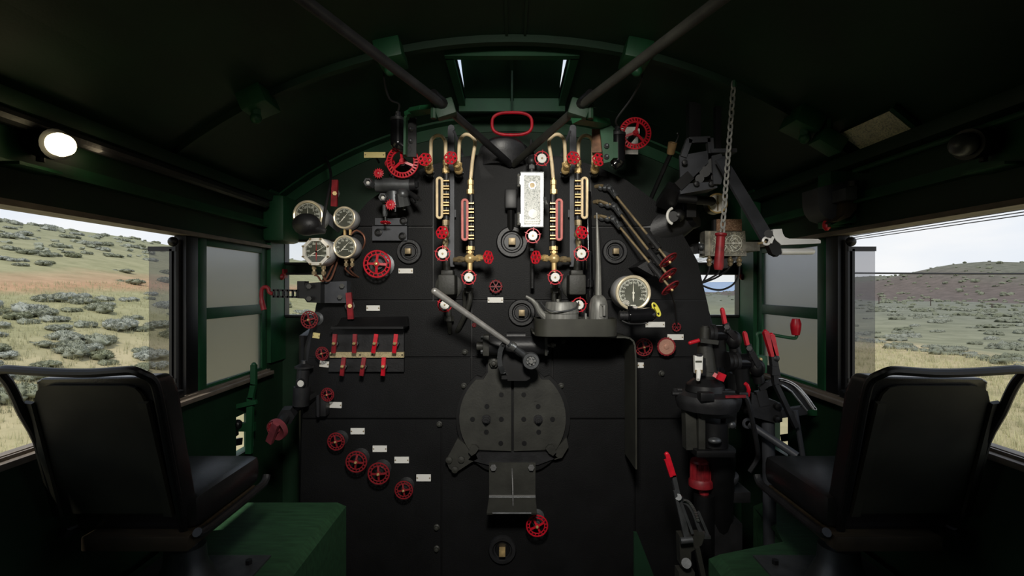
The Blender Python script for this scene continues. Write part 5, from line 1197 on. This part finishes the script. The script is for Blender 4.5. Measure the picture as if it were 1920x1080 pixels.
# brake stand
def bx(mb, x, y, d, w, h, dep, bev=.006): mb.box(P(x, y, d), (S(w, d), dep, S(h, d)), None, bev); return mb
t = thing('brake_pedestal', 'dark brake pedestal with a round table top left of the right seat', 'pedestal', (1.0, 2.5, 0))
d = 2.45
m = MB(); c = P(1327, 745, d); m.lathe([(S(54, d), -.05), (S(58, d), -.02), (S(59, d), 0), (S(56, d), .02), (S(30, d), .035), (.001, .035)], c, (0, 0, 1), 32); m.build('table_top', 'iron', t)
m = MB(); m.lathe([(S(36, d), 0), (S(34, d), .03), (S(20, d), .06)], P(1322, 732, d), (0, 0, 1), 24); bx(m, 1323, 743, d-.13, 26, 16, .05); bx(m, 1345, 735, d-.05, 60, 9, .05); bx(m, 1390, 738, d-.02, 18, 10, .06, .01); m.build('upper_casting', 'black', t)
m = MB(); m.bar(P(1291, 768, d), P(1293, 840, d), .05, .06); m.bar(P(1312, 768, d-.02), P(1312, 840, d-.02), .03, .06); m.bar(P(1367, 768, d), P(1365, 800, d), .05, .06); bx(m, 1338, 775, d-.02, 60, 10, .1); m.build('yoke', 'iron_olive', t)
m = MB(); m.cyl(P(1340, 790, d), P(1340, 835, d), S(24, d), n=20); bx(m, 1330, 842, d, 70, 12, .16); m.cyl(P(1352, 842, d+.12), (P(1352, 842, d).x+.12, d+.38, 0), .07, n=20); m.build('column', 'black', t)
for kx, ky, kr, kd in ((1340, 826, 12, .08), (1373, 797, 7, .03)): MB().ball(P(kx, ky, d-kd), S(kr, d), (1, .8, .5 if kr > 9 else 1)).build('knob', 'grey_steel', t)
m = MB(); m.cyl(P(1260, 738, d), P(1280, 738, d), S(4, d), n=10); m.cyl(P(1262, 731, d+.02), P(1278, 731, d+.02), S(3.5, d), n=10); m.cyl(P(1266, 738, d), P(1266, 731, d+.02), S(5, d), n=10); m.build('side_knob', 'iron', t)
m = MB(); m.bar(P(1362, 745, d-.12), P(1396, 744, d-.12), S(4, d), .02); m.tube(smooth([P(1396, 744, d-.12), P(1402, 752, d-.12), P(1412, 795, d-.1), P(1421, 845, d-.05), P(1419, 862, d), P(1405, 885, d)]), .011, 8); hb = m.build('foot_rod', 'iron', t)
m = MB(); m.bar(P(1360, 744, d-.135), P(1398, 743, d-.135), S(4.5, d), .008); m.build('red_strip', 'dull_red', t)
def brake_valve(lab, bxx, byy, lever, d, name='brake_valve'):
    t = thing(name, lab, 'brake valve', P(bxx, byy+30, d))
    m = MB(); m.cyl(P(bxx-12, byy, d), P(bxx+14, byy, d), S(15, d), n=24); m.build('barrel', 'gloss_black', t)
    for x, r in ((-13, 17), (12, 17), (-19, 14)): MB().cyl(P(bxx+x-3, byy, d), P(bxx+x+3, byy, d), S(r, d), n=24).build('flange', 'iron', t)
    m = MB(); m.ball(P(bxx+26, byy+12, d-.02), S(14, d), (1, .9, 1.2)); m.cyl(P(bxx+22, byy, d), P(bxx+30, byy+40, d), S(10, d), n=14); m.cyl(P(bxx-5, byy+10, d), P(bxx-3, byy+60, d+.02), S(15, d), n=16); m.build('body', 'black', t)
    (x0, y0), (x1, y1) = lever
    m = MB(); m.bar(P(x1, y1-4, d-.05), P(x1+6, y1+12, d-.05), S(9, d), .025); m.bar(P(x1+6, y1+10, d-.05), P(bxx+27, byy+8, d-.04), S(10, d), .03); m.hexn(P(x1+3, y1+3, d-.08), P(x1+3, y1+3, d-.04), S(5, d)); m.build('lever_arm', 'iron', t)
    m = MB(); m.bar(P(x0, y0, d-.05), P(x1, y1, d-.05), S(6, d), .02); m.ball(P(x0, y0, d-.05), S(3.4, d)); m.build('red_grip', 'red', t)
    return t
t = brake_valve('upper black brake valve with an upright red lever below the right front window', 1350, 625, ((1354, 580), (1360, 610)), 2.55)
d = 2.55
m = MB(); m.cyl(P(1322, 614, d), P(1321, 640, d), S(9, d), n=16); m.cyl(P(1322, 611, d), P(1322, 615, d), S(6, d), n=14); m.cyl(P(1321, 640, d), P(1326, 700, d), S(13, d), S(18, d), n=16); m.cyl(P(1326, 695, d), P(1322, 735, d), S(24, d), n=18); m.bar(P(1312, 638, d-.06), P(1345, 642, d-.06), .02, .03); m.build('cap_valve', 'iron_olive', t)
m = MB(); m.cyl(P(1294, 643, d-.06), P(1311, 638, d-.06), S(3.6, d), n=10); m.ball(P(1294, 643, d-.06), S(3.6, d)); m.build('side_grip', 'red', t)
t = brake_valve('lower black brake valve with an upright red lever left of the reverser', 1394, 678, ((1396, 624), (1402, 650)), 2.50)
m = MB(); m.cyl(P(1362, 678, 2.52), P(1380, 678, 2.52), S(19, 2.5), n=20); m.cyl(P(1385, 700, 2.52), P(1378, 760, 2.55), S(16, 2.5), n=16); m.build('side_housing', 'black', t)
m = MB(); m.bar(P(1338, 702, 2.42), P(1352, 710, 2.40), .02, .015); m.bar(P(1346, 704, 2.39), P(1358, 709, 2.39), .035, .02); tag(m.build('red_tap', 'red'), 'small red tap lying at the foot of the upper brake valve', 'tap')
m = MB(); m.tube([P(1397, 719, 2.42), P(1401, 722, 2.41), P(1404, 730, 2.41), P(1402, 742, 2.43)], .009, 8); tag(m.build('red_pin', 'red'), 'small curved red pin under the lower brake valve', 'pin')
t = thing('white_gauge_tube', 'white enamel plate with a small spout on the front of the brake pedestal', 'plate', P(1310, 690, 2.42))
d = 2.40
m = MB(); m.prism(*poly([(1302.5, 667), (1318, 667), (1317, 700), (1303.5, 700)], d, .02)); m.build('plate', 'white_enamel', t)
m = MB(); m.tube([P(1310, 697, d-.01), P(1309.5, 704, d-.02), P(1309, 712, d-.04)], [S(4.5, d), S(4, d), S(3.5, d)], 12); m.ball(P(1310, 696, d-.005), S(4, d)); m.build('spout', 'white_enamel', t)
m = MB(); m.box(P(1310, 678, d-.001), (S(12, d), .002, S(3.4, d))); m.build('label_band', 'dial_face', t)
m = MB(); m.box(P(1310, 696.5, d-.002), (S(14, d), .004, S(6, d))); m.build('brass_clip', 'dull_brass', t); MB().cyl(P(1310, 663, d+.01), P(1310, 667, d+.01), S(7, d), n=14).build('top_cap', 'iron', t)
m = MB(); m.box(P(1310, 685, d+.06), (.03, .10, .08)); m.build('mount', 'black', t)
# ejector and motor low down
t = thing('red_regulator', 'ribbed red cylinder standing low beside the right seat box', 'regulator', P(1316, 925, 2.6))
d = 2.6
m = MB(); c = P(1314, 896, d); H = S(34, d); m.lathe([(S(18, d), 0), (S(17.5, d), H*.85), (S(19, d), H*.88), (S(18, d), H), (S(8, d), H*1.05), (.001, H*1.05)], c, (0, 0, 1), 24)
for i in range(16):
    a_ = 2*PI*i/16; q = Vector((math.cos(a_)*S(18, d), math.sin(a_)*S(18, d), 0)); m.bar(c+q, c+q+Vector((0, 0, H*.85)), .006, .008, (q.x, q.y, .001))
m.build('ribbed_cap', 'dull_red', t)
m = MB(); m.lathe([(S(20, d), -.045), (S(22, d), -.04), (S(22, d), -.012), (S(19, d), 0)], c, (0, 0, 1), 24); m.cyl(P(1319, 908, d), P(1320, 926, d), S(9, d), n=14); m.build('flange', 'dull_red', t)
m = MB(); m.cyl(P(1320, 926, d), (P(1320, 926, d).x, d, 0), .05, n=12); m.build('pipe_leg', 'black', t)
t = thing('pump', 'dark blue grey pump block with two round caps behind the right seat cushion', 'pump', (1.1, 2.62, 0))
d = 2.6
m = MB(); bx(m, 1365, 920, d+.08, 56, 20, .18); m.box((P(1365, 960, d).x, d+.08, .35), (.15, .15, .7)); m.cyl(P(1350, 860, d+.05), P(1345, 905, d+.05), S(14, d), n=16); m.build('block', 'iron', t)
for x, y, r in ((1361, 875, 15), (1371, 899, 12)):
    m = MB(); c = P(x, y, d); m.lathe([(S(r, d), 0), (S(r, d), .03), (S(r*.8, d), .04), (.001, .042)], c, (0, -.55, .83), 24); m.cyl(c, c+Vector((0, .14, -.05)), S(r*.7, d), n=14); m.build('cap', 'blue_steel', t)
# cylinder cock lever at lower right
t = thing('floor_lever', 'floor mounted lever with twin red grips and a toothed steel quadrant, low on the right', 'lever', P(1300, 1060, 2.25))
d = 2.25
m = MB(); m.bar(P(1250, 851, d), P(1263, 893, d), S(8, d), .025); m.ball(P(1250, 851, d), S(4, d)); m.build('grip', 'red', t)
m = MB(); m.bar(P(1248, 862, d-.02), P(1258, 893, d-.02), S(5, d), .018); m.build('latch_grip', 'red', t)
m = MB(); m.bar(P(1262, 890, d), P(1290, 1015, d), S(8, d), .025); m.bar(P(1265, 920, d-.02), P(1284, 1005, d-.02), S(5, d), .015); m.bar(P(1272, 930, d-.01), P(1298, 1000, d-.01), S(5, d), .015); m.cyl(P(1272, 932, d-.03), P(1275, 934, d+.02), S(6, d), n=12); m.build('lever_arm', 'grey_steel', t)
q1 = [(1281, 938), (1290, 940), (1297, 948), (1303, 960), (1308, 975), (1313, 988), (1321, 1002)]; q2 = [(1280, 944), (1287, 947), (1292, 953), (1298, 964), (1303, 978), (1307, 990), (1312, 1002)]
m = MB()
for i in range(6): m.prism(*poly([q1[i], q1[i+1], q2[i+1], q2[i]], d+.03, .02))
m.bar(P(1309, 960, d+.04), P(1326, 1000, d+.04), .012, .015); m.box(P(1316, 1003, d+.03), (S(26, d), .05, S(5, d))); m.build('quadrant', 'grey_steel', t)
m = MB()
for q in smooth([P(x, y, d+.028) for x, y in q1[:5]], 4): m.box(q, (.012, .02, .004))
m.build('quadrant_teeth', 'bright_steel', t)
m = MB(); m.prism(*poly([(1274, 1005), (1322, 1003), (1316, 1022), (1296, 1035), (1296, 1070), (1276, 1060)], d, .05)); m.bar(P(1306, 1025, d), P(1318, 1082, d), .02, .03); m.box((P(1288, 0, d).x, d+.03, .31), (.07, .06, .68)); m.build('base', 'iron_olive', t)
m = MB(); m.cyl(P(1276, 1014, d-.03), P(1298, 1012, d-.03), S(6, d), n=12); m.cyl(P(1287, 1056, d-.03), P(1287, 1056, d+.02), S(9, d), n=16); m.build('pivot', 'grey_steel', t)
m = MB(); m.prism([P(1189, 1000, 2.4), P(1195, 1000, 2.4), P(1228, 1085, 2.3), P(1228, 1400, 2.3), P(1189, 1400, 2.4)], (0, .02, 0)); tag(m.build('guard_plate', 'green_paint'), 'dark green guard plate rising from the floor left of the floor lever', 'guard')
# horn box on the right wall
t = thing('horn_box', 'dark grey round bottomed box on the right wall above the window', 'box', (W-.02, 2.7, CZ+.55))
def Rw(y, z): return z
d0 = 2.40
pl = [(1533, 352), (1596, 336), (1596, 372), (1591, 392), (1580, 407), (1565, 414), (1548, 408), (1538, 395), (1534, 380)]
m = MB(); m.prism([P(x, y, d0) for x, y in pl], (0.0, .13, 0)); m.build('case', 'blue_steel', t)
m = MB(); m.prism([P(x, y, d0-.10) for x, y in ((1586, 352), (1607, 347), (1607, 374), (1586, 374))], (0, .1, 0)); m.build('front_box', 'old_white' if 0 else 'grey_steel', t)
m = MB(); m.prism([P(x, y, d0-.06) for x, y in ((1586, 376), (1607, 374), (1606, 392), (1594, 406), (1573, 415), (1568, 414), (1583, 402))], (0, .09, 0)); m.build('brown_vent', 'brown_wood', t)
m = MB(); m.prism([P(x, y, d0-.02) for x, y in ((1612, 325), (1618, 324), (1618, 386), (1648, 408), (1648, 412), (1560, 422), (1610, 392))], (0, .03, 0)); m.box((W-.05, d0+.06, CZ+.42), (.10, .10, .26)); m.build('bracket', 'green_trim_lit', t)
m = MB(); m.cyl(P(1600, 340, d0-.08), P(1600, 350, d0-.08), .025, n=14); m.build('cap', 'black', t)
m = MB(); m.lathe([(S(3, 2.45), 0), (S(7, 2.45), .012), (S(7.5, 2.45), .03), (S(5, 2.45), .05), (.001, .052)], P(1550, 432, 2.45), (.0, 0, 1), 16); m.cyl(P(1551, 420, 2.45), P(1553, 408, 2.45), .008, n=8); m.build('red_knob', 'red', t)
# small green box under the roof
x = .62*2.3; m = MB(); c = P(1553, 266, 2.3); m.box((c.x, 2.3, c.z), (.11, .09, .07), Quaternion((0, 1, 0), .55), .004); m.cyl((c.x, 2.3, c.z), (c.x, 2.3, CZ+roofz(c.x)), .02, n=8); tag(m.build('junction_box', 'green_trim_lit'), 'small green box under the right roof near the printed sheet', 'box')
# printed sheet on the roof
def roof_hit(px, py):
    u, v = (px-960)/F, -(py-540)/F; z0 = APEX-RR
    A, B, C = u*u+v*v, -2*v*z0, z0*z0-RR*RR
    d = (-B+math.sqrt(B*B-4*A*C))/(2*A); return P(px, py, d)
cr = [roof_hit(x, y) for x, y in ((1582, 241), (1676, 197), (1732, 243), (1640, 284))]
nn = (cr[1]-cr[0]).cross(cr[3]-cr[0]).normalized()
if nn.z > 0: nn = -nn
cm = sum(cr, Vector())/4
m = MB(); m.prism([p+nn*.03 for p in cr], -nn*.002); t = m.build('printed_sheet', 'paper'); tag(t, 'yellowed printed sheet mounted slanting under the right roof', 'notice')
m = MB(); m.prism([cm+(p-cm)*1.03+nn*.027 for p in cr], -nn*.02); m.build('backing_board', 'green_paint', t)
m = MB(); m.bar(cr[1]+nn*.02+(cr[2]-cr[1])*-.05+(cr[1]-cr[0])*.05, cr[2]+nn*.02+(cr[2]-cr[1])*.1+(cr[1]-cr[0])*.05, .02, .02, tuple(nn)); m.build('side_clip', 'green_trim_lit', t)
# wall lamps, left lit, right dark
for s, nm in ((-1, 'left'), (1, 'right')):
    t = thing('wall_lamp', 'lit warm bulb lamp on a bracket high on the left wall' if s < 0 else 'unlit grey bulb lamp on a bracket high on the right wall', 'lamp', (s*(W-.02), 1.66, CZ+.45))
    a, b = Vector((s*1.50, 1.62, CZ+.455)), Vector((s*1.515, 1.77, CZ+.49))
    def q(x, y, d): return P(x if s < 0 else 1920-x, y, d)
    a = q(76, 269, 1.69); b = q(99, 270.5, 1.67); c = q(123, 272, 1.65)
    u = (c-a).normalized()
    m = MB(); m.ball(a, .045, (1, 1.1, 1)); m.cyl(a, b, .043, .047, n=20); m.cyl(b-u*.01, b+u*.02, .05, n=20); m.build('socket', 'black', t)
    m = MB(); m.lathe([(.026, -.01), (.034, .015), (.038, .038), (.033, .062), (.018, .078), (.001, .082)], b, u, 20); m.build('bulb', 'lit_bulb' if s < 0 else 'grey_steel', t)
    m = MB(); m.box((s*(W-.008), 1.64, CZ+.46), (.012, .15, .16)); m.box((s*(W-.05), 1.64, CZ+.384), (.09, .15, .01)); m.cyl(a, (s*W, a.y, a.z), .02, n=10); m.build('bracket', 'green_trim_lit', t)
    m = MB(); m.cyl(a+Vector((0, 0, -.06)), a+Vector((0, 0, .06)), .012, n=8); m.build('thumb_screw', 'dull_red' if 0 else 'iron', t)

# ================================================================== left side fittings
t = thing('ratchet_lever', 'black clamp block with toothed bar and red hooked handle by the left front window', 'lever', P(600, 550, 2.82))
d = 2.74
m = MB(); m.prism(*poly([(572, 531), (601, 529), (601, 568), (576, 567), (569, 558)], d-.02, .12)); m.prism(*poly([(557, 527), (571, 527), (571, 560), (557, 559)], d, .06)); m.build('clamp_block', 'black', t)
m = MB()
for y in (545, 557): m.bar(P(512, y-1, d), P(560, y, d), S(3.5, d), .012)
for x in (514, 522, 531, 540, 549, 557): m.bar(P(x, 543, d), P(x, 558, d), S(3, d), .012, (0, 1, 0))
m.build('toothed_bar', 'black', t)
m = MB(); m.tube(smooth([P(512, 551, d), P(505, 548, d), P(503, 541, d), P(498, 538, d), P(492, 541, d), P(490, 550, d), P(491, 565, d), P(495, 581, d)]), [S(3.6, d)]*24+[S(5, d)]*5, 10); m.build('red_handle', 'dull_red', t)
m = MB(); m.prism(*poly([(601, 529), (650, 527), (650, 568), (601, 568)], 2.78, .085)); m.build('mount_plate', 'blue_steel', t)
for x, y in ((579, 537), (579, 560), (641, 536), (637, 557)): MB().hexn(P(x, y, 2.79 if x > 600 else d), P(x, y, 2.755 if x > 600 else d-.05), S(4.5)).build('bolt', 'iron_olive', t)
t = thing('latch_bar', 'upright dark green latch bar on the left wall below the sash', 'latch', (-1.56, 3.1, CZ-.7))
d = 3.0
m = MB(); m.bar(P(476, 684, d), P(476, 722, d), .03, .025, (0, 1, 0)); m.ball(P(476, 684, d), .015); m.bar(P(476, 720, d), P(470, 748, d), .03, .025); m.bar(P(470, 745, d), P(467, 850, d), .035, .025); m.bar(P(442, 762, d-.02), P(481, 753, d-.02), .025, .02); m.box(P(462, 800, d+.02), (.10, .03, .05)); m.build('bar', 'green_trim_lit', t)
m = MB(); m.ball((-W-.01, 3.0, CZ-.80), .03, u=8, v=6); m.bar((-W-.02, 2.98, CZ-.90), (-W-.02, 3.06, CZ-.915), .02, .04); m.bar((-W-.02, 2.975, CZ-.78), (-W-.02, 2.985, CZ-.86), .04, .03); m.build('catch', 'black', t)
m = MB(); m.bar((W+.02, 2.96, CZ-.86), (W+.02, 3.07, CZ-.90), .02, .04); m.bar((W+.02, 2.97, CZ-.93), (W+.02, 3.06, CZ-.95), .03, .02); tag(m.build('latch_catch', 'black'), 'black catch inside the small slot low in the right wall', 'latch')
# small dark lantern like valve and the tilted pink wheel
t = thing('lubricator', 'dark upright lubricator with a round tan sight disc at lower left', 'lubricator', P(566, 735, 2.85))
d = 2.78
m = MB(); m.cyl(P(569, 690, d), P(566, 725, d), S(11, d), n=16); m.lathe([(S(17, d), 0), (S(17, d), .01), (S(6, d), .025), (S(5, d), .04)], P(570, 690, d), (0, 0, 1), 20); m.cyl(P(566, 725, d), P(564, 760, d), S(15, d), n=16); m.build('body', 'iron', t)
c = P(564, 719, d-.035); MB().torus(c, YN, S(7.5, d), S(2, d), 20, 6).build('sight_rim', 'black', t); MB().lathe([(S(6.6, d), 0), (S(6, d), .004), (.001, .005)], c, YN, 18).build('sight_disc', 'old_white', t)
m = MB(); m.tube([P(566, 755, d+.02), P(590, 740, 2.87)], .03, 8); m.build('pipe', 'black', t)
t = thing('handwheel_valve', 'tilted dull pink round wheel with a cross bar, low at the left wall', 'valve', P(548, 780, 2.84))
c = P(520, 805, 2.62); ax = Vector((-.30, -.80, -.25)).normalized(); R = S(21, 2.62)
m = MB(); m.lathe([(R*.95, -.015), (R, 0), (R*.95, .015), (R*.72, .008), (R*.3, .0), (R*.22, .03), (.001, .03)], c, ax, 28); x, y, _ = frame(ax); v = (x*-.55+y*.0)
bdir = (P(531, 783, 2.62)-P(505, 824, 2.62)).normalized(); bdir = (bdir-ax*bdir.dot(ax)).normalized()
m.bar(c-bdir*R*1.25+ax*.03, c+bdir*R*1.15+ax*.03, .035, .02, tuple(ax)); hw = m.build('handwheel', 'maroon', t)
m = MB()
sidev = ax.cross(bdir)
for i in range(9):
    a_ = (i-4)*.30; m.ball(c+(sidev*math.cos(a_)+bdir*math.sin(a_))*R*.72+ax*.012, .008, u=6, v=5)
m.build('studs', 'dull_red', hw)
m = MB(); m.cyl(c, P(540, 775, 2.76), .025, n=10); m.hexn(P(536, 782, 2.72), P(542, 774, 2.78), .045); m.tube([P(540, 775, 2.76), P(560, 765, 2.82), P(580, 755, 2.87)], .016, 8); m.build('stem', 'iron', t)
m = MB(); m.box(P(606, 759, 2.82), (S(18), .07, S(38)), None, .006); m.box(P(600, 759, 2.79), (S(4), .06, S(40))); tag(m.build('relay_box', 'iron'), 'small dark box on the boiler edge left of a white tag', 'box')
# dark pipes down the boiler sides
for s in (-1, 1):
    m = MB(); x = s*1.18
    m.tube([(x, 3.0, 0), (x, 3.0, CZ-.35), (x-s*.05, 3.02, CZ-.15), (x-s*.15, 3.1, CZ+.05)], .035, 10)
    m.tube([(x+s*.12, 3.2, 0), (x+s*.12, 3.2, CZ-.3), (x+s*.12, FW-.05, CZ-.25)], .03, 10)
    tag(m.build('side_pipe', 'black'), 'dark pipes rising beside the %s flank of the boiler' % ('left' if s < 0 else 'right'), 'pipe')

# ================================================================== seats, mirrored
def seat_D(px, py):
    v = (py-540)/F; d = 1.4386/(1-.4065*v); return P(px, py, d)
nrm = None
def seat(s):
    nm = 'left' if s < 0 else 'right'
    fx = lambda p: Vector((p.x if s < 0 else -p.x, p.y, p.z))
    Q = lambda x, y, o=0.: fx(seat_D(x, y)+Vector((0, o, 0)))
    t = thing('cab_seat', 'black padded swivel seat on the %s side, seen from behind' % nm, 'seat', fx(Vector((-1.25, 1.95, CZ-1.15))))
    cush = [(64, 716), (76, 709), (286, 706), (296, 712), (306, 745), (352, 990), (344, 1004), (160, 1004), (146, 990), (72, 745)]
    m = MB(); m.prism([Q(x, y) for x, y in cush], (0, .075, 0)); bmesh.ops.bevel(m.bm, geom=m.bm.edges[:], offset=.012, segments=3, affect='EDGES', profile=.6); m.build('backrest', 'vinyl', t)
    pan = [(72, 750), (76, 732), (86, 725), (100, 722), (240, 722), (258, 726), (270, 738), (278, 755), (331, 960), (120, 960)]
    m = MB(); m.prism([Q(x, y, -.014) for x, y in pan], (0, .012, 0)); m.build('back_panel', 'seat_panel', t)
    for tx, ty, bx_, by in ((64, 752, 118, 962), (276, 752, 324, 962)):
        m = MB(); m.bar(Q(tx, ty, -.018), Q(bx_, by, -.018), .028, .014); m.build('side_rib', 'seat_panel', t)
    hand = [(118, 960), (100, 900), (78, 825), (60, 770), (46, 738), (34, 715), (22, 700), (22, 692), (34, 690), (80, 693), (140, 696), (190, 696), (235, 693), (262, 692), (280, 698), (292, 712), (303, 745), (322, 850), (350, 1000)]
    m = MB(); m.tube(smooth([Q(x, y, -.03 if 2 < i < 15 else -.012) for i, (x, y) in enumerate(hand)], 3), .0135, 10); m.build('grab_rail', 'black', t)
    m = MB(); m.box(fx(Vector((-1.30, 1.99, CZ-.777))), (.43, .45, .115), None, .035); 
    for v in m.bm.verts:
        if v.co.z > CZ-.75: v.co.z += .012*max(0, 1-((abs(v.co.x)-1.3)/.22)**2)
    m.build('seat_cushion', 'vinyl', t)
    m = MB(); m.box(fx(Vector((-1.27, 1.95, CZ-.862))), (.36, .46, .05), None, .006); m.build('seat_pan', 'brown_wood', t)
    for k in (-1.07, -1.53):
        m = MB(); m.tube(smooth([fx(Vector((k, 2.235, CZ-.815))), fx(Vector((k, 2.215, CZ-.838))), fx(Vector((k, 2.15, CZ-.846))), fx(Vector((k, 1.80, CZ-.846))), fx(Vector((k, 1.74, CZ-.83)))]), .016, 10); m.build('side_rail', 'iron', t)
    m = MB(); m.cyl(fx(Vector((-1.25, 1.96, CZ-1.14))), fx(Vector((-1.25, 1.96, CZ-.885))), .042, n=20); m.lathe([(.12, 0), (.11, .02), (.075, .10), (.07, .16)], fx(Vector((-1.25, 1.96, CZ-1.145))), (0, 0, 1), 24); m.build('pedestal', 'grey_steel', t)
    m = MB(); m.box(fx(Vector((-1.26, 1.98, CZ-1.146))), (.46, .42, .008)); bp = m.build('base_plate', 'grey_steel', t)
    for x, y in ((-1.09, 2.12), (-1.10, 1.86), (-1.42, 2.12)): MB().hexn(fx(Vector((x, y, CZ-1.143))), fx(Vector((x, y, CZ-1.125))), .014).build('bolt', 'black', bp)
seat(-1); seat(1)
t = MB(); t.prism([Vector(p) for p in ((-W+.03, .2, 0), (-.90, .2, 0), (-.90, 2.78, 0), (-W+.03, 2.78, 0))], (0, 0, CZ-1.15)); bmesh.ops.bevel(t.bm, geom=[e for e in t.bm.edges if all(v.co.z > .3 for v in e.verts)], offset=.035, segments=1, affect='EDGES')
tag(t.build('seat_box', 'seat_box_green'), 'green wooden box platform under the left seat', 'seat box')
t = MB(); t.prism([Vector(p) for p in ((W-.03, .2, 0), (.86, .2, 0), (.86, 2.24, 0), (1.26, 2.29, 0), (1.31, 2.78, 0), (W-.03, 2.78, 0))], (0, 0, CZ-1.15)); bmesh.ops.bevel(t.bm, geom=[e for e in t.bm.edges if all(v.co.z > .3 for v in e.verts)], offset=.035, segments=1, affect='EDGES')
tag(t.build('seat_box', 'seat_box_green'), 'green wooden stepped box platform under the right seat', 'seat box')

# ================================================================== light
w = bpy.data.worlds.new('sky'); SC.world = w; w.use_nodes = True; nt = w.node_tree; bg = nt.nodes['Background']
tc = nt.nodes.new('ShaderNodeTexCoord'); sp = nt.nodes.new('ShaderNodeSeparateXYZ'); nt.links.new(tc.outputs['Generated'], sp.inputs[0])
gr = nt.nodes.new('ShaderNodeValToRGB'); e = gr.color_ramp.elements
e[0].position = 0.; e[0].color = (.84, .88, .93, 1); e[1].position = .7; e[1].color = (.50, .64, .88, 1)
x = e.new(.18); x.color = (.76, .84, .95, 1)
nt.links.new(sp.outputs['Z'], gr.inputs['Fac'])
mp = nt.nodes.new('ShaderNodeMapping'); mp.inputs['Scale'].default_value = (2.2, 2.2, 7); nt.links.new(tc.outputs['Generated'], mp.inputs['Vector'])
cn = nt.nodes.new('ShaderNodeTexNoise'); cn.inputs['Scale'].default_value = 1.6; cn.inputs['Detail'].default_value = 7; nt.links.new(mp.outputs['Vector'], cn.inputs['Vector'])
cr_ = nt.nodes.new('ShaderNodeValToRGB'); cr_.color_ramp.elements[0].position = .42; cr_.color_ramp.elements[1].position = .66; nt.links.new(cn.outputs['Fac'], cr_.inputs['Fac'])
mx = nt.nodes.new('ShaderNodeMix'); mx.data_type = 'RGBA'; mx.inputs['B'].default_value = (.95, .96, .97, 1); nt.links.new(cr_.outputs['Color'], mx.inputs['Factor']); nt.links.new(gr.outputs['Color'], mx.inputs['A'])
nt.links.new(mx.outputs['Result'], bg.inputs['Color']); bg.inputs['Strength'].default_value = 1.0
def light(name, kind, loc, energy, col=(1, 1, 1), aim=None, **kw):
    l = bpy.data.lights.new(name, kind); l.energy = energy; l.color = col
    for k, v in kw.items(): setattr(l, k, v)
    o = bpy.data.objects.new(name, l); COL.objects.link(o); o.location = loc
    if aim is not None: o.rotation_mode = 'QUATERNION'; o.rotation_quaternion = (Vector(aim)-Vector(loc)).to_track_quat('-Z', 'Y')
    return o
light('sun', 'SUN', (0, 0, 30), 2.5, (1, .95, .85), aim=(6, 16, 0), angle=.02)
# lamp added out of view under the roof to light the backhead
t = thing('unseen_fill_lamp', 'added unseen shaded lamp under the roof, lighting the backhead', 'lamp', (0, .2, CZ+APEX-.012))
m = MB(); m.cyl((0, .2, CZ+APEX-.012), (0, .2, CZ+1.05), .02, n=10); m.lathe([(.03, .0), (.05, -.03), (.10, -.12), (.105, -.12), (.055, -.025), (.03, .005)], (0, .2, CZ+1.05), (0, -.3, .95), 24, caps=False); m.build('shade', 'green_paint', t)
light('unseen_fill_light', 'SPOT', (0, .25, CZ+.86), 250, (1, .96, .88), aim=(0, BH, CZ-.28), spot_size=math.radians(76), spot_blend=1., shadow_soft_size=.16)
light('left_bulb_light', 'POINT', tuple(P(121, 272, 1.80)+Vector((.05, .1, 0))), .18, (1, .8, .5), shadow_soft_size=.04)
light('left_glass_lamp_light', 'SPOT', tuple(P(762, 281, 2.55)), .35, (1, .9, .75), aim=P(850, 400, 2.68), spot_size=math.radians(80), spot_blend=.8, shadow_soft_size=.03)
light('right_glass_lamp_light', 'SPOT', tuple(P(1150, 317, 2.55)), .9, (1, .9, .75), aim=P(1075, 400, 2.68), spot_size=math.radians(80), spot_blend=.8, shadow_soft_size=.03)
light('gauge_lamp_light', 'SPOT', tuple(P(603, 430, 2.62)), .35, (1, .9, .75), aim=P(615, 440, 2.74), spot_size=math.radians(150), spot_blend=.6, shadow_soft_size=.03)
light('big_gauge_lamp_light', 'SPOT', tuple(P(1195, 573, 2.44)), .2, (1, .9, .75), aim=P(1188, 548, 2.58), spot_size=math.radians(140), spot_blend=.6, shadow_soft_size=.02)

# ================================================================== camera and view
cam = bpy.data.cameras.new('camera'); co = bpy.data.objects.new('camera', cam); COL.objects.link(co)
cam.lens = 18.; cam.sensor_width = 36.; co.location = (0, 0, CZ); co.rotation_euler = (PI/2, 0, 0); cam.clip_start = .02; cam.clip_end = 3000
SC.camera = co
vs = SC.view_settings; vs.view_transform = 'Standard'; vs.look = 'None'; vs.gamma = 1.; vs.exposure = 0.; vs.use_curve_mapping = False
